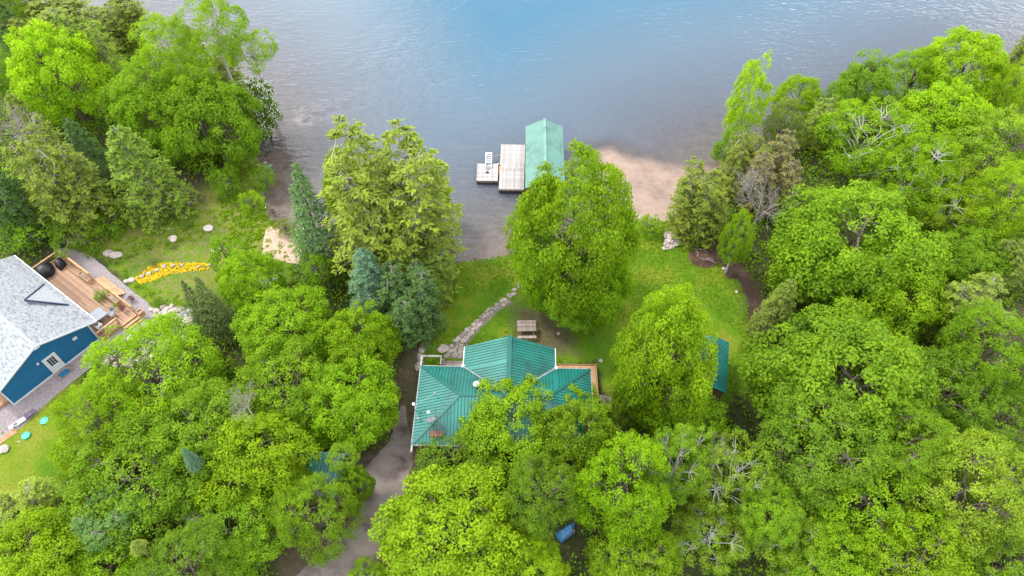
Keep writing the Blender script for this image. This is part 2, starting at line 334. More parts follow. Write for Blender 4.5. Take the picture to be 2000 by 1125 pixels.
def water_mat():
    m = bpy.data.materials.new('lake water'); m.use_nodes = True; nt = m.node_tree; nt.nodes.clear()
    out = N(nt, 'ShaderNodeOutputMaterial'); tcn = N(nt, 'ShaderNodeTexCoord')
    dep = N(nt, 'ShaderNodeAttribute', attribute_name='depth').outputs['Fac']
    op = math_(nt, 'SUBTRACT', 1.0, math_(nt, 'POWER', 2.718, math_(nt, 'MULTIPLY', dep, -.72)))
    tr = N(nt, 'ShaderNodeBsdfTransparent'); L(nt, ramp(nt, math_(nt, 'MULTIPLY', dep, .5), [(0, (1, .96, .90)), (1, (.72, .78, .80))]), tr.inputs[0])
    body = ramp(nt, math_(nt, 'MULTIPLY', dep, .22), [(0, (.108, .100, .103)), (.25, (.098, .113, .140)), (.55, (.080, .118, .152)), (.9, (.038, .105, .158))])
    df = N(nt, 'ShaderNodeBsdfDiffuse'); L(nt, body, df.inputs[0])
    m1 = N(nt, 'ShaderNodeMixShader'); L(nt, op, m1.inputs[0]); L(nt, tr.outputs[0], m1.inputs[1]); L(nt, df.outputs[0], m1.inputs[2])
    def wave(rot, sc, det, s):
        mp = N(nt, 'ShaderNodeMapping'); mp.inputs['Rotation'].default_value = (0, 0, rot); mp.inputs['Scale'].default_value = sc; L(nt, tcn.outputs['Object'], mp.inputs[0])
        n = N(nt, 'ShaderNodeTexNoise', i_Scale=s, i_Detail=det, i_Roughness=.5, i_Distortion=.3); L(nt, mp.outputs[0], n.inputs['Vector']); return n.outputs[0]
    w1 = wave(R(-14), (.55, 1.5, 1), 2., 1.1); w2 = wave(R(24), (.6, 1.4, 1), 2., 1.8); w3 = wave(R(-6), (.7, 1.3, 1), 3., 4.2)
    pt = N(nt, 'ShaderNodeTexNoise', i_Scale=.05, i_Detail=3.); L(nt, tcn.outputs['Object'], pt.inputs['Vector'])
    pm = N(nt, 'ShaderNodeMapRange', i_1=.38, i_2=.62, i_3=.35, i_4=1.0); L(nt, pt.outputs[0], pm.inputs[0])
    hh = math_(nt, 'ADD', math_(nt, 'ADD', w1, math_(nt, 'MULTIPLY', w2, .6)), math_(nt, 'MULTIPLY', w3, .25))
    bp = N(nt, 'ShaderNodeBump', i_Strength=1.0, i_Distance=.105); L(nt, math_(nt, 'MULTIPLY', hh, pm.outputs[0]), bp.inputs['Height'])
    gl = N(nt, 'ShaderNodeBsdfGlossy', i_Roughness=.07); L(nt, bp.outputs[0], gl.inputs['Normal'])
    fr = N(nt, 'ShaderNodeFresnel', i_IOR=1.36); L(nt, bp.outputs[0], fr.inputs['Normal'])
    m2 = N(nt, 'ShaderNodeMixShader'); L(nt, math_(nt, 'MULTIPLY', fr.outputs[0], 1.35, clamp=True), m2.inputs[0]); L(nt, m1.outputs[0], m2.inputs[1]); L(nt, gl.outputs[0], m2.inputs[2])
    L(nt, m2.outputs[0], out.inputs[0]); return m
M['water'] = water_mat()
wdep = np.maximum(0, WATER - ZZ)
w = link('lake_water', grid_mesh('lake_water', PP, np.full(len(PP), WATER), len(xs), len(ys), M['water'], dict(depth=wdep), keep=shore_a < 3))
tag(w, kind='structure')

def sheet(name, pts, m, dz=.02, z=0, jit=.12, seed=1, step=.14):
    """an irregular-edged sheet over the ground"""
    poly = pxpoly(pts, z); rs = np.random.RandomState(seed)
    lo = poly.min(0) - 1; hi = poly.max(0) + 1
    gx = np.arange(lo[0], hi[0], step); gy = np.arange(lo[1], hi[1], step); X, Y = np.meshgrid(gx, gy); P = np.stack([X.ravel(), Y.ravel()], 1)
    s = sdist(P, poly) + wob(P, 3.0) * jit
    V = np.column_stack([P, hgt(P) + dz]); V[:, 2] -= np.clip(-s, 0, 1) * .6
    i = np.arange(len(P)).reshape(len(gy), len(gx)); F = np.stack([i[:-1, :-1], i[:-1, 1:], i[1:, 1:], i[1:, :-1]], -1).reshape(-1, 4)
    F = F[(s[F] > -.5).any(1)]; used = np.unique(F); mp = -np.ones(len(P), int); mp[used] = np.arange(len(used))
    me = fast_mesh(name, V[used], mp[F], m); me.polygons.foreach_set('use_smooth', [True] * len(me.polygons))
    return tag(link(name, me), kind='structure')
M['asphalt'] = mat('worn driveway', (.178, .148, .134), .92, .3, .55, 1.0, 34, .1, tint=(.070, .052, .042), detail=12)
M['gravel'] = mat('pinkish grey gravel', (.235, .20, .205), .9, .3, 9, .9, 26, .2, tint=(.13, .105, .105))
M['sand'] = mat('beige sand', (.38, .275, .205), .9, .2, 2.5, .4, 20, .2, tint=(.28, .20, .145))
sheet('driveway', [(762,868),(772,835),(782,790),(794,790),(799,840),(802,872),(800,905),(790,945),(786,980),(770,1010),(750,1050),(742,1090),(735,1170),(730,1260),(470,1290),(540,1170),(600,1110),(645,1065),(672,1040),(700,1005),(705,955),(712,920),(745,885)], M['asphalt'], .03, jit=.15)
sheet('gravel_path', [(112,484),(150,488),(176,500),(205,522),(235,548),(262,572),(288,592),(300,612),(296,630),(262,655),(215,690),(180,715),(152,738),(118,762),(80,795),(40,835),(0,862),(-60,900),(-120,860),(0,740),(120,640),(240,600),(110,520)], M['gravel'], .03, jit=.08)
sheet('sand_patch', [(520,452),(536,436),(556,440),(572,455),(590,475),(585,515),(560,512),(530,505),(512,500)], M['sand'], .03, jit=.12)
sheet('stone_path_bed', [(990,582),(1002,590),(975,606),(940,640),(918,668),(908,688),(906,699),(872,699),(872,690),(886,674),(900,655),(925,632),(955,606)], mat('grey path bed', (.16, .14, .11), .95, .3, 6, .6, 25), .015, jit=.05)

# ------------------------------------------------------------ rocks
def rock_mesh(name, m, seed, sub=2, flat=.6, rough=.28, facet=False):
    bm = bmesh.new(); bmesh.ops.create_icosphere(bm, subdivisions=sub, radius=1); rs = random.Random(seed)
    ws = [(Vector((rs.uniform(-1, 1), rs.uniform(-1, 1), rs.uniform(-1, 1))) * rs.uniform(1, 3.2), rs.uniform(0, 6), rs.uniform(.3, 1)) for _ in range(7)]
    pl = [(Vector((rs.uniform(-1, 1), rs.uniform(-1, 1), rs.uniform(-.3, 1))).normalized(), rs.uniform(.68, .9)) for _ in range(8)]
    for v in bm.verts:
        d = v.co.normalized(); r = 1 + rough * sum(a * math.sin(d.dot(w_) + ph) for w_, ph, a in ws) / 3; c = d * r
        for n_, o_ in pl:
            k = c.dot(n_) - o_
            if k > 0: c -= n_ * k
        c.z *= flat; v.co = c
    me = bpy.data.meshes.new(name); bm.to_mesh(me); bm.free(); me.materials.append(m)
    me.polygons.foreach_set('use_smooth', [not facet] * len(me.polygons)); return me
ROCK = {k: [rock_mesh('stone', M[k], i * 7 + j * 31, facet=(k != 'wet_stone')) for i in range(6)] for j, k in enumerate(('stone', 'pale_stone', 'wet_stone', 'grey_stone', 'firewood'))}
FLAT = [rock_mesh('flagstone', M['stone'], 50 + i, 2, .13, .22, True) for i in range(7)]
def rock(name, x, y, sx, sy, sz, kind='stone', parent=None, sink=.25, rz=None, mesh=None, z=None):
    me = mesh or random.choice(ROCK[kind]); zz = hz(x, y) if z is None else z
    return link(name, me, parent, (x, y, zz + sz * (.6 - sink)), random.uniform(0, 6.28) if rz is None else rz, (sx, sy, sz))
def mpp(y): return (H / (SP - (562.5 - y) / FPX * CP)) / FPX      # metres per photo pixel at image row y
for px, py, rx, ry, k, lab in [
    (214, 496, 12, 9, 'stone', 'pinkish boulder, left one of the touching pair on the garden slope'),
    (230, 500, 13, 9, 'pale_stone', 'pale rounded boulder, right one of the touching pair on the garden slope'),
    (337, 468, 11, 8, 'pale_stone', 'oval white boulder between two hosta clumps in the garden'),
    (406, 447, 11, 8, 'pale_stone', 'angular white boulder at the edge of the tall grass in the garden'),
    (421, 489, 10, 8, 'pale_stone', 'white boulder below a round leafy plant near the yellow flower path'),
    (350, 386, 20, 12, 'stone', 'largest grey boulder, beside the drooping cedar above the garden'),
    (369, 396, 5, 4, 'stone', 'small round stone touching the largest grey boulder'),
    (256, 548, 8, 6, 'pale_stone', 'white stone at the gravel end of the yellow flower path'),
    (246, 550, 6, 4, 'pale_stone', 'small white angular stone nearest the gravel beside the yellow flower path'),
    (10, 878, 11, 9, 'stone', 'tan boulder on the lower left lawn edge'),
    (866, 682, 13, 10, 'stone', 'large pink flat-sided boulder beside the wooden deck steps'),
    (520, 319, 8, 6, 'grey_stone', 'blue grey boulder standing in the water by the round bush'),
    (501, 322, 9, 5, 'pale_stone', 'pale boulder on the bank above the round bush'),
    (516, 311, 3.5, 3, 'pale_stone', 'small pale stone just behind the blue grey shore boulder'),
    (1173, 705, 4, 4, 'pale_stone', 'pale rock beside the orange deck, next to a small plant'),
    (1413, 525, 4, 3, 'pale_stone', 'white stone between the brush pile and the stream'),
    (1438, 571, 3, 3.5, 'pale_stone', 'lone white rock on the open lawn near the stream'),
    (1296, 485, 4, 3.5, 'pale_stone', 'left one of two white stones in front of the rock pile'),
    (1303, 486, 3, 3, 'pale_stone', 'right one of two white stones in front of the rock pile'),
    (38, 863, 3, 2, 'stone', 'small pale stone above the tan boulder on the lower left lawn'),
    (1091, 652, 3.5, 4, 'stone', 'small stone at the foot of the big central maple')]:
    g0 = G(px, py); q = mpp(py)
    tag(rock('boulder' if rx > 6 else 'garden_stone', g0.x, g0.y, rx * q * 1.08, ry * q * 1.15, ry * q * .95, k, rz=random.uniform(-.35, .35), z=max(hz(g0.x, g0.y), WATER - .05)), lab, 'rock')
for i, (px, py, s) in enumerate([(511,267,5),(510,276,6),(504,280,4.5),(515,281,3.5),(512,287,4),(519,288,4),(529,273,3),(524,295,3.5),(498,292,5),(506,297,5),(513,301,4.5),(503,304,4),(520,303,3),(494,286,4),(534,414,4),(538,421,3.5),(531,409,3)]):
    g0 = G(px, py, WATER); q = mpp(py)
    tag(rock('shore_rock', g0.x, g0.y, s * q * 1.4, s * q, s * q * .8, 'wet_stone', z=WATER - .12), 'dark wet rock among the cluster at the water edge below the white-flowering tree' if i < 14 else 'small rock on the bank above the sand patch',
        'rock', 'dark rocks at the left shoreline' if i < 14 else 'rocks above the sand patch')
def scatter(poly, n, dmin, seed):
    rs = random.Random(seed); lo = poly.min(0); hi = poly.max(0); out = []
    for _ in range(n * 60):
        if len(out) >= n: break
        p = (rs.uniform(lo[0], hi[0]), rs.uniform(lo[1], hi[1]))
        if not inside(np.array([p]), poly)[0]: continue
        if any((p[0]-q[0])**2 + (p[1]-q[1])**2 < dmin**2 for q in out): continue
        out.append(p)
    return out
for pts, n, dm, lab, sd0 in [
    ([(294,603),(330,598),(372,606),(388,640),(370,668),(330,652),(298,640)], 70, .44, 'bank of packed pale boulders between the gravel and the two-topped juniper', 1),
    ([(296,634),(330,655),(325,688),(280,710),(225,716),(202,708),(215,690),(262,658)], 70, .5, 'long bank of pinkish boulders below the gravel path, half hidden by leaves', 2)]:
    poly = pxpoly(pts); c = poly.mean(0); par = empty('boulder_bank', (c[0], c[1], 0), 0, lab, 'stone bank')
    for k, (x, y) in enumerate(scatter(poly, n, dm, sd0)):
        s = random.uniform(.30, .43); o = rock('stone', x, y, s, s * random.uniform(.75, 1), s * .9, 'grey_stone' if k % 17 == 3 else random.choice(('stone', 'pale_stone', 'pale_stone')))
        o.location.x -= c[0]; o.location.y -= c[1]; o.parent = par
poly = pxpoly([(1297,458),(1312,452),(1322,460),(1326,478),(1312,486),(1298,482)]); c = poly.mean(0)
par = empty('rock_pile', (c[0], c[1], 0), 0, 'heap of bleached stones and split wood on the lawn by the shore', 'rock pile')
for x, y in scatter(poly, 60, .17, 5):
    s = random.uniform(.1, .2); o = rock('stone', x, y, s * 1.3, s, s, 'firewood'); o.location.z += max(0, .5 - .45 * math.dist((x, y), c)); o.location.x -= c[0]; o.location.y -= c[1]; o.parent = par
# submerged line of stones
rs_ = random.Random(8); mb = bmesh.new()
for i in range(len(ROCKLINE) - 1):
    for k in range(20):
        f = rs_.random(); p_ = ROCKLINE[i] * (1 - f) + ROCKLINE[i + 1] * f; wd_ = .8 + .9 * i / 4; r_ = rs_.uniform(.15, .5)
        c_ = Vector((p_[0] + rs_.gauss(0, wd_ * .6), p_[1] + rs_.gauss(0, wd_ * .6), -.80 - r_ * .5 + rs_.uniform(-.3, .06)))
        q = bmesh.ops.create_icosphere(mb, subdivisions=1, radius=r_, matrix=Matrix.Translation(c_) @ Matrix.Rotation(rs_.uniform(0, 3), 4, 'Z') @ Matrix.Diagonal((1.4, 1, .6, 1)))
me = bpy.data.meshes.new('submerged_stones'); mb.to_mesh(me); mb.free(); me.materials.append(M['stone']); tag(link('submerged_stones', me), kind='stuff')
# flagstone path
par = empty('stone_path', tuple(G(940, 640)), 0, 'flagstone path curving from the wooden steps up the lawn', 'path'); pc = G(940, 640)
line = [G(x, y) for x, y in [(887,694),(889,684),(894,672),(905,660),(918,645),(932,632),(948,615),(962,603),(976,594),(990,588)]]
wid = [1.6, 1.45, 1.15, .95, .9, .8, .62, .6, .75, .9]
acc = 0; seglen = [(line[i+1]-line[i]).length for i in range(len(line)-1)]; tot = sum(seglen); t = 0; placed = []
while t < tot:
    a = t; i = 0
    while i < len(seglen) - 1 and a > seglen[i]: a -= seglen[i]; i += 1
    f = min(1, a / seglen[i]); p = line[i].lerp(line[i+1], f); wd = wid[i] + (wid[i+1] - wid[i]) * f; d = (line[i+1]-line[i]).normalized(); nrm = Vector((-d.y, d.x, 0))
    n = 3 if wd > 1.1 else 2
    for j in range(n):
        off = (j + .5) / n - .5; q = p + nrm * off * wd + Vector((random.uniform(-.06, .06), random.uniform(-.06, .06), 0)) + d * random.uniform(-.1, .1)
        s = wd / n * .56 * random.uniform(.85, 1.1)
        o = rock('flagstone', q.x, q.y, s * 1.15, s * .95, .5, mesh=random.choice(FLAT), sink=.52, rz=math.atan2(d.y, d.x) + random.uniform(-.5, .5)); o.location.x -= pc.x; o.location.y -= pc.y; o.parent = par
    t += .36 if wd < 1 else .42
for px, py, s in [(1010,556,.3),(1018,551,.28),(1005,566,.25),(1013,561,.2),(1022,557,.2),(995,577,.32),(1003,574,.28)]:
    q = G(px, py); o = rock('flagstone', q.x, q.y, s, s * .85, .5, mesh=random.choice(FLAT), sink=.5); o.location.x -= pc.x; o.location.y -= pc.y; o.parent = par
# long grey slabs left of the house
par = empty('slab_edging', tuple(G(818, 690)), 0, 'row of long grey stone slabs between the spruce and the deck rail', 'stone edging'); pc = G(818, 690)
for px, py, sx, sy in [(829,662,.35,.42),(826,673,.38,.36),(824,686,.33,.42),(821,700,.36,.5),(817,716,.33,.5)]:
    q = G(px, py); o = link('slab', random.choice(FLAT), par, (q.x - pc.x, q.y - pc.y, .12), random.uniform(-.2, .2), (sx, sy, 1.4))
# stepping stones in the yellow flowers
par = empty('stepping_stones', tuple(G(320, 525)), 0, 'flat stepping stones set among the yellow flowers', 'stepping stones'); pc = G(320, 525)
for px, py, s in [(277,541,.28),(291,535,.28),(307,528,.25),(321,521,.27),(338,520,.24),(355,519,.2),(388,522,.2),(410,518,.2)]:
    q = G(px, py); link('flagstone', random.choice(FLAT), par, (q.x - pc.x, q.y - pc.y, .1), random.uniform(0, 6), (s, s * .8, .6))

# ------------------------------------------------------------ roofs
def roof_face(poly, eave_dir, m, parent, spacing=.25, name='roof_slope', thick=.06, rib=(.055, .05), wide=None, flip=False):
    """a metal roof slope: slab with raised ribs running up the slope, clipped to its outline"""
    P = [Vector(p) for p in poly]; u = Vector(eave_dir).normalized(); nrm = None
    for i in range(len(P)):
        c = (P[(i+1) % len(P)] - P[i]).cross(P[(i+2) % len(P)] - P[(i+1) % len(P)])
        if c.length > 1e-3: nrm = c.normalized(); break
    if nrm.z < 0: nrm = -nrm
    v = nrm.cross(u).normalized(); o = P[0]; q = [((p - o).dot(u), (p - o).dot(v)) for p in P]
    mb = MB(); n = len(P); mb.add([p + nrm * 0 for p in P] + [p - nrm * thick for p in P], [tuple(range(n)), tuple(range(n, 2*n))[::-1]] + [(i, n + i, n + (i+1) % n, (i+1) % n) for i in range(n)])
    so = mb.build(name, m, parent)
    us = [a for a, b in q]; uu = math.floor(min(us) / spacing) * spacing; rb = MB()
    while uu < max(us):
        vs_ = []
        for i in range(n):
            (a0, b0), (a1, b1) = q[i], q[(i+1) % n]
            if (a0 - uu) * (a1 - uu) < 0: vs_.append(b0 + (b1 - b0) * (uu - a0) / (a1 - a0))
        if len(vs_) >= 2 and max(vs_) - min(vs_) > .15:
            rb.bar(o + u * uu + v * min(vs_) + nrm * .008, o + u * uu + v * max(vs_) + nrm * .008, rib[0], rib[1], nrm)
        uu += spacing
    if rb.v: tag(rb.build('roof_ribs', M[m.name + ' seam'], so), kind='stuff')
    return so
# main house -----------------------------------------------------
HX, HY = -.5, 27.0
house = empty('green_roofed_house', (HX, HY, 0), R(-1.3), 'house with a T-shaped green ribbed metal roof in the middle of the lawn', 'house')
x0, x1, y0, y1, ze = -7.25 - HX, 6.1 - HX, 23.2 - HY, 29.9 - HY, 3.5
hd = (y1 - y0) / 2; zr = ze + hd * .44; ym = (y0 + y1) / 2; ra, rb_ = (x0 + hd, ym, zr), (x1 - hd, ym, zr)
g0x, g1x, gy = -3.9 - HX, 3.33 - HX, 31.8 - HY; gm = (g0x + g1x) / 2; gz = zr + .03; gs = (gz - ze) / (g1x - gm)
rm = M['roof_green']
roof_face([(x0, y1, ze), (x0, y0, ze), ra], (0, 1, 0), rm, house)
roof_face([(x1, y0, ze), (x1, y1, ze), rb_], (0, 1, 0), rm, house)
roof_face([(x0, y0, ze), (x1, y0, ze), rb_, ra], (1, 0, 0), rm, house)
# north slope cut by the wing
yv = y1; roof_face([(x0, y1, ze), (g0x, y1, ze), (gm, ym, zr), ra], (1, 0, 0), rm, house)
roof_face([(g1x, y1, ze), (x1, y1, ze), rb_, (gm, ym, zr)], (1, 0, 0), rm, house)
roof_face([(g0x, y1 - .25, ze), (g0x, gy, ze), (gm, gy + .12, gz), (gm, ym, gz)], (0, 1, 0), rm, house)
roof_face([(g1x, gy, ze), (g1x, y1 - .25, ze), (gm, ym, gz), (gm, gy + .12, gz)], (0, 1, 0), rm, house)
cap = lambda a, b, m=M['green metal roofing seam'], w=.22, nm='ridge_cap': MB().bar(Vector(a) + Vector((0, 0, .03)), Vector(b) + Vector((0, 0, .03)), w, .05).build(nm, m, house)  # caps share the darkened rib tone, painted to mute their bright tops
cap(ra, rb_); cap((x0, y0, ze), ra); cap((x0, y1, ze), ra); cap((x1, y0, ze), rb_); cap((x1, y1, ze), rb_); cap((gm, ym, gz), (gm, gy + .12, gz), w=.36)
cap((g0x, y1, ze), (gm, ym, zr), M['flash'], .1, 'valley_flashing'); cap((g1x, y1, ze), (gm, ym, zr), M['flash'], .16, 'valley_flashing')
for (a, b) in [((g0x - .05, gy, ze - .04), (g0x - .05, y1 + .05, ze - .04)), ((g1x + .05, gy, ze - .04), (g1x + .05, y1 + .05, ze - .04)), ((x0 - .06, y0, ze - .05), (x0 - .06, y1, ze - .05)), ((x0, y1 + .06, ze - .05), (g0x, y1 + .06, ze - .05)), ((x1 + .06, y0, ze - .05), (x1 + .06, y1, ze - .05)), ((g1x, y1 + .06, ze - .05), (x1, y1 + .06, ze - .05)), ((x0, y0 - .06, ze - .05), (x1, y0 - .06, ze - .05))]:
    MB().bar(a, b, .07, .08).build('gutter', M['white'] if a[0] in (g0x - .05, g1x + .05) else M['flash'], house)
for xx in (g0x - .06, g1x + .06): MB().box(xx - .12, xx + .12, y1 - .05, y1 + .2, ze - .16, ze + .03).build('gutter_corner', M['white'], house)
ov = .45
wl = MB(); wl.box(x0 + ov, x1 - ov, y0 + ov, y1 - ov, 0, ze - .08); wl.build('wall', M['wall_brown'], house)
wl = MB(); wl.add([(g0x + ov, y1 - ov + .01, 0), (g1x - ov, y1 - ov + .01, 0), (g1x - ov, gy - .4, 0), (g0x + ov, gy - .4, 0)] + [(g0x + ov, y1 - ov + .01, ze + .05), (g1x - ov, y1 - ov + .01, ze + .05), (g1x - ov, gy - .4, ze + .05), (g0x + ov, gy - .4, ze + .05), (gm, gy - .4, gz - .12), (gm, y1 - ov + .01, gz - .12)],
    [(0, 1, 5, 4), (1, 2, 6, 5), (2, 3, 7, 8, 6), (3, 0, 4, 7), (4, 5, 9), (4, 9, 8, 7), (5, 6, 8, 9)]); wl.build('wing_wall', M['wall_brown'], house)
for wx in (-2, 2):
    wn_ = MB().box(gm + wx - .8, gm + wx + .8, gy - .4, gy - .33, .9, 2.5).build('window', M['glass'], house)
    f_ = MB(); [f_.box(gm + wx + a, gm + wx + b, gy - .4, gy - .30, c_, d_) for a, b, c_, d_ in ((-.9, -.8, .8, 2.6), (.8, .9, .8, 2.6), (-.8, .8, .8, .9), (-.8, .8, 2.5, 2.6), (-.03, .03, .9, 2.5))]; f_.build('frame', M['white'], wn_)
ch = MB().box(0, .9, 0, .35, 3.4, 4.0); ch.build('chimney', M['brick'], house, (x0 + 1.35, y0 + .45, 0))
MB().box(-.05, .95, -.05, .40, 4.0, 4.05).build('chimney_cap', M['brick'], house, (x0 + 1.35, y0 + .45, 0))
# roof fittings
def dishes():
    vx, vy, vz = -2.68, 27.6, 4.65
    t_ = empty('roof_vent', (vx, vy, vz), 0, 'white mushroom vent on the green roof beside the leaves', 'vent')
    MB().lathe([(.1, -.2), (.1, .2), (.12, .2)], 12).build('pipe', M['metal'], t_); MB().lathe([(.02, .16), (.26, .18), (.27, .26), (.2, .36), (.06, .4)], 16).build('cap', M['plastic'], t_, smooth=True)
    d_ = empty('satellite_dish', (-5.9, 24.5, 4.15), R(200), 'round grey satellite dish on the lower left corner of the green roof', 'satellite dish')
    m_ = MB().lathe([(.02, 0), (.18, .02), (.32, .07), (.42, .13), (.43, .13), (.33, .05), (.18, 0), (.02, -.02)], 18).build('dish', M['metal'], d_, (0, 0, .75), smooth=True); m_.rotation_euler = (R(38), 0, 0)
    MB().tube([(0, 0, -.2), (0, 0, .75)], .03).build('post', M['metal'], d_); MB().tube([(0, -.1, .65), (0, -.62, .95)], .02).build('arm', M['metal'], d_); MB().box(-.1, .1, -.72, -.56, .88, 1.02).build('receiver', M['plastic'], d_)
    a_ = empty('tv_antenna', (-7.35, 26.0, 2.5), 0, 'thin metal antenna mast with a long arm at the left eave of the green roof', 'antenna')
    MB().tube([(0, 0, 0), (.05, .1, 2.0)], .025).build('mast', M['metal'], a_); MB().tube([(0, .1, 1.7), (1.55, .9, 2.2)], .018).build('arm', M['metal'], a_)
    MB().tube([(0, .1, 1.6), (.35, -.8, 1.5)], .018).build('arm', M['metal'], a_); MB().box(-.09, .09, 0, .18, 1.95, 2.1).build('receiver', M['plastic'], a_); MB().box(.28, .44, -.9, -.75, 1.42, 1.58).build('receiver', M['metal'], a_); MB().box(1.48, 1.6, .84, .96, 2.15, 2.28).build('receiver', M['metal'], a_)
    t_ = empty('lattice_mast', (-5.3, 23.9, 3.9), 0, 'dark triangular lattice mast rising beside the satellite dish', 'mast')
    m_ = MB(); hs = 3.4; cs = [(0, .16), (-.14, -.08), (.14, -.08)]
    for a, b in cs: m_.tube([(a, b, 0), (a * .7, b * .7, hs * .75), (0, 0, hs)], .016, 4)
    for k in range(9):
        z0 = k * .3; s0 = 1 - .3 * z0 / hs; s1 = 1 - .3 * (z0 + .3) / hs
        for i in range(3): m_.tube([(cs[i][0]*s0, cs[i][1]*s0, z0), (cs[(i+1)%3][0]*s1, cs[(i+1)%3][1]*s1, z0 + .3)], .01, 3)
    m_.build('lattice', M['metal'], t_); MB().tube([(0, 0, hs - .2), (0, 0, hs + 1.6)], .012, 4).build('rod', M['metal'], t_)
dishes()
def boards(parent, m, x0, x1, y0, y1, z, w=.14, gap=.012, along='x', name='plank', th=.04, split=None):
    """single boards, mesh data shared"""
    L_ = (x1 - x0) if along == 'x' else (y1 - y0); segs = [(0, L_)]
    n = int(((y1 - y0) if along == 'x' else (x1 - x0)) / w); out = []
    cache = {}
    for i in range(n):
        ss = segs if not split else [(0, split if i % 2 else split * .8), (split if i % 2 else split * .8, L_)]
        for a, b in ss:
            k = round(b - a, 3)
            if k not in cache:
                mb = MB(); ln = b - a - gap
                if along == 'x': mb.box(0, ln, 0, w - gap, -th, 0)
                else: mb.box(0, w - gap, 0, ln, -th, 0)
                cache[k] = mb.mesh(name, m)
            o = link(name, cache[k], parent, (x0 + a, y0 + i * w, z + random.uniform(-.003, .003)) if along == 'x' else (x0 + i * w, y0 + a, z + random.uniform(-.003, .003)))
            out.append(o)
    return out
# orange deck at the right of the house
dk = empty('orange_deck', (3.5, 26.0, 0), R(-.6), 'new orange wooden deck wrapping the right end of the green-roofed house', 'deck')
boards(dk, M['deck_new'], .0, 3.45, 3.4, 6.0, .62, along='x'); boards(dk, M['deck_new'], 1.9, 3.45, .4, 3.4, .62, along='x')
MB().box(-.02, 3.47, 6.0, 6.04, .3, .64).build('edge_board', M['deck_new'], dk); MB().box(3.47, 3.51, .4, 6.04, .3, .64).build('edge_board', M['deck_new'], dk)
fr_ = MB(); [fr_.box(a, a + .1, b, b + .1, 0, .5) for a in (.2, 1.9, 3.3) for b in (.5, 3, 5.8)]; fr_.build('frame', M['dark_wood'], dk)
st = empty('grey_side_stairs', (7.1, 28.0, 0), 0, 'dark weathered plank stairs beside the orange deck', 'stairs')
for k in range(6): MB().box(0, .26, 0, 1.1, 0, .04).build('step', M['old_wood'], st, (.02 + k * .28, 0, .55 - k * .08))
# grey deck at the left of the wing
dk = empty('grey_entrance_deck', (-7.55, 30.0, 0), R(-1.3), 'weathered grey wooden deck with steps at the left of the roof wing', 'deck')
boards(dk, M['old_wood'], 0, 3.75, 0, 1.6, .5, w=.15, along='x')
for k in range(3): MB().box(1.75, 3.6, 0, .33, 0, .06).build('step', M['old_wood'], dk, (0, 1.62 + k * .36, .40 - k * .13))
MB().box(1.7, 1.78, 1.6, 2.75, .05, .5).build('stringer', M['old_wood'], dk)
for a, b in ((0, 2.3), (1.6, 2.3), (0, .1), (1.6, 1.6)): MB().box(a - .05, a + .05, b - .05, b + .05, 0, 1.45).build('post', M['grey_wood'], dk)
MB().bar((0, 2.3, 1.48), (1.65, 2.3, 1.48), .16, .05).build('rail', M['grey_wood'], dk); MB().bar((0, -6.2, 1.2), (0, 2.35, 1.48), .14, .05).build('rail', M['grey_wood'], dk); MB().bar((1.6, 1.55, 1.2), (1.6, 2.35, 1.47), .1, .05).build('rail', M['grey_wood'], dk)
# picnic table
pt = empty('picnic_table', (1.27, 35.7, 0), R(1.5), 'old brown wooden picnic table on the lawn beside the green roof', 'picnic table')
for k in range(6): MB().box(-.83, .83, 0, .135, 0, .04).build('tabletop_board', M['old_wood'], pt, (0, -.42 + k * .142, .74), bevel=.005)
for s in (-1, 1): MB().box(-.83, .83, -.13, .13, 0, .04).build('bench', M['old_wood'], pt, (0, s * .82, .44), bevel=.005)
for sx in (-.6, .6):
    for s in (-1, 1): MB().bar((sx, s * .25, .73), (sx, s * .62, 0), .04, .09, (1, 0, 0)).build('leg', M['old_wood'], pt)
    MB().bar((sx, -.85, .42), (sx, .85, .42), .04, .09).build('brace', M['old_wood'], pt)

# left house ------------------------------------------------------
A = G(195, 663); B = G(28, 792); hang = R(144.12); W = 7.99
lh = empty('blue_house', tuple(A), hang, 'blue-sided house with a pale grey shingle roof at the left edge', 'house')
def LW(x, y, z=0):
    c, s = math.cos(hang), math.sin(hang); return Vector((A.x + x*c - y*s, A.y + x*s + y*c, z))
LN = 12.0; ez = 2.42; rz_ = 4.25; ry_ = W / 2; oh = .42; sl = (rz_ - ez) / (ry_ + .6)
def roof_z(y): return rz_ - abs(y - ry_) * sl
wl = MB(); wz = lambda y: roof_z(y) - .12
wl.add([(0, 0, 0), (0, W, 0), (0, W, wz(W)), (0, ry_, wz(ry_)), (0, 0, wz(0)), (LN - .4, 0, 0), (LN - .4, W, 0), (LN - .4, W, wz(W)), (LN - .4, ry_, wz(ry_)), (LN - .4, 0, wz(0))],
       [(0, 4, 3, 2, 1), (5, 6, 7, 8, 9), (0, 5, 9, 4), (1, 2, 7, 6)]); wl.build('wall', M['blue'], lh)
sb = MB(); z = .22
while z < 4.0:       # horizontal siding courses
    if z < wz(0): ya, yb = .09, W - .09
    else:
        dlt = (rz_ - .12 - z) / sl; ya, yb = ry_ - dlt + .12, ry_ + dlt - .12
    if yb - ya > .3:
        for a, b in (((ya, 3.20), (4.46, yb)) if z < 2.12 else ((ya, yb),)):
            if b - a > .1: sb.add([(-.004, a, z + .14), (-.004, b, z + .14), (-.022, b, z), (-.022, a, z), (0, a, z), (0, b, z)], [(0, 1, 2, 3), (3, 2, 5, 4)])
    z += .145
tag(sb.build('siding_courses', M['blue'], lh), kind='stuff')
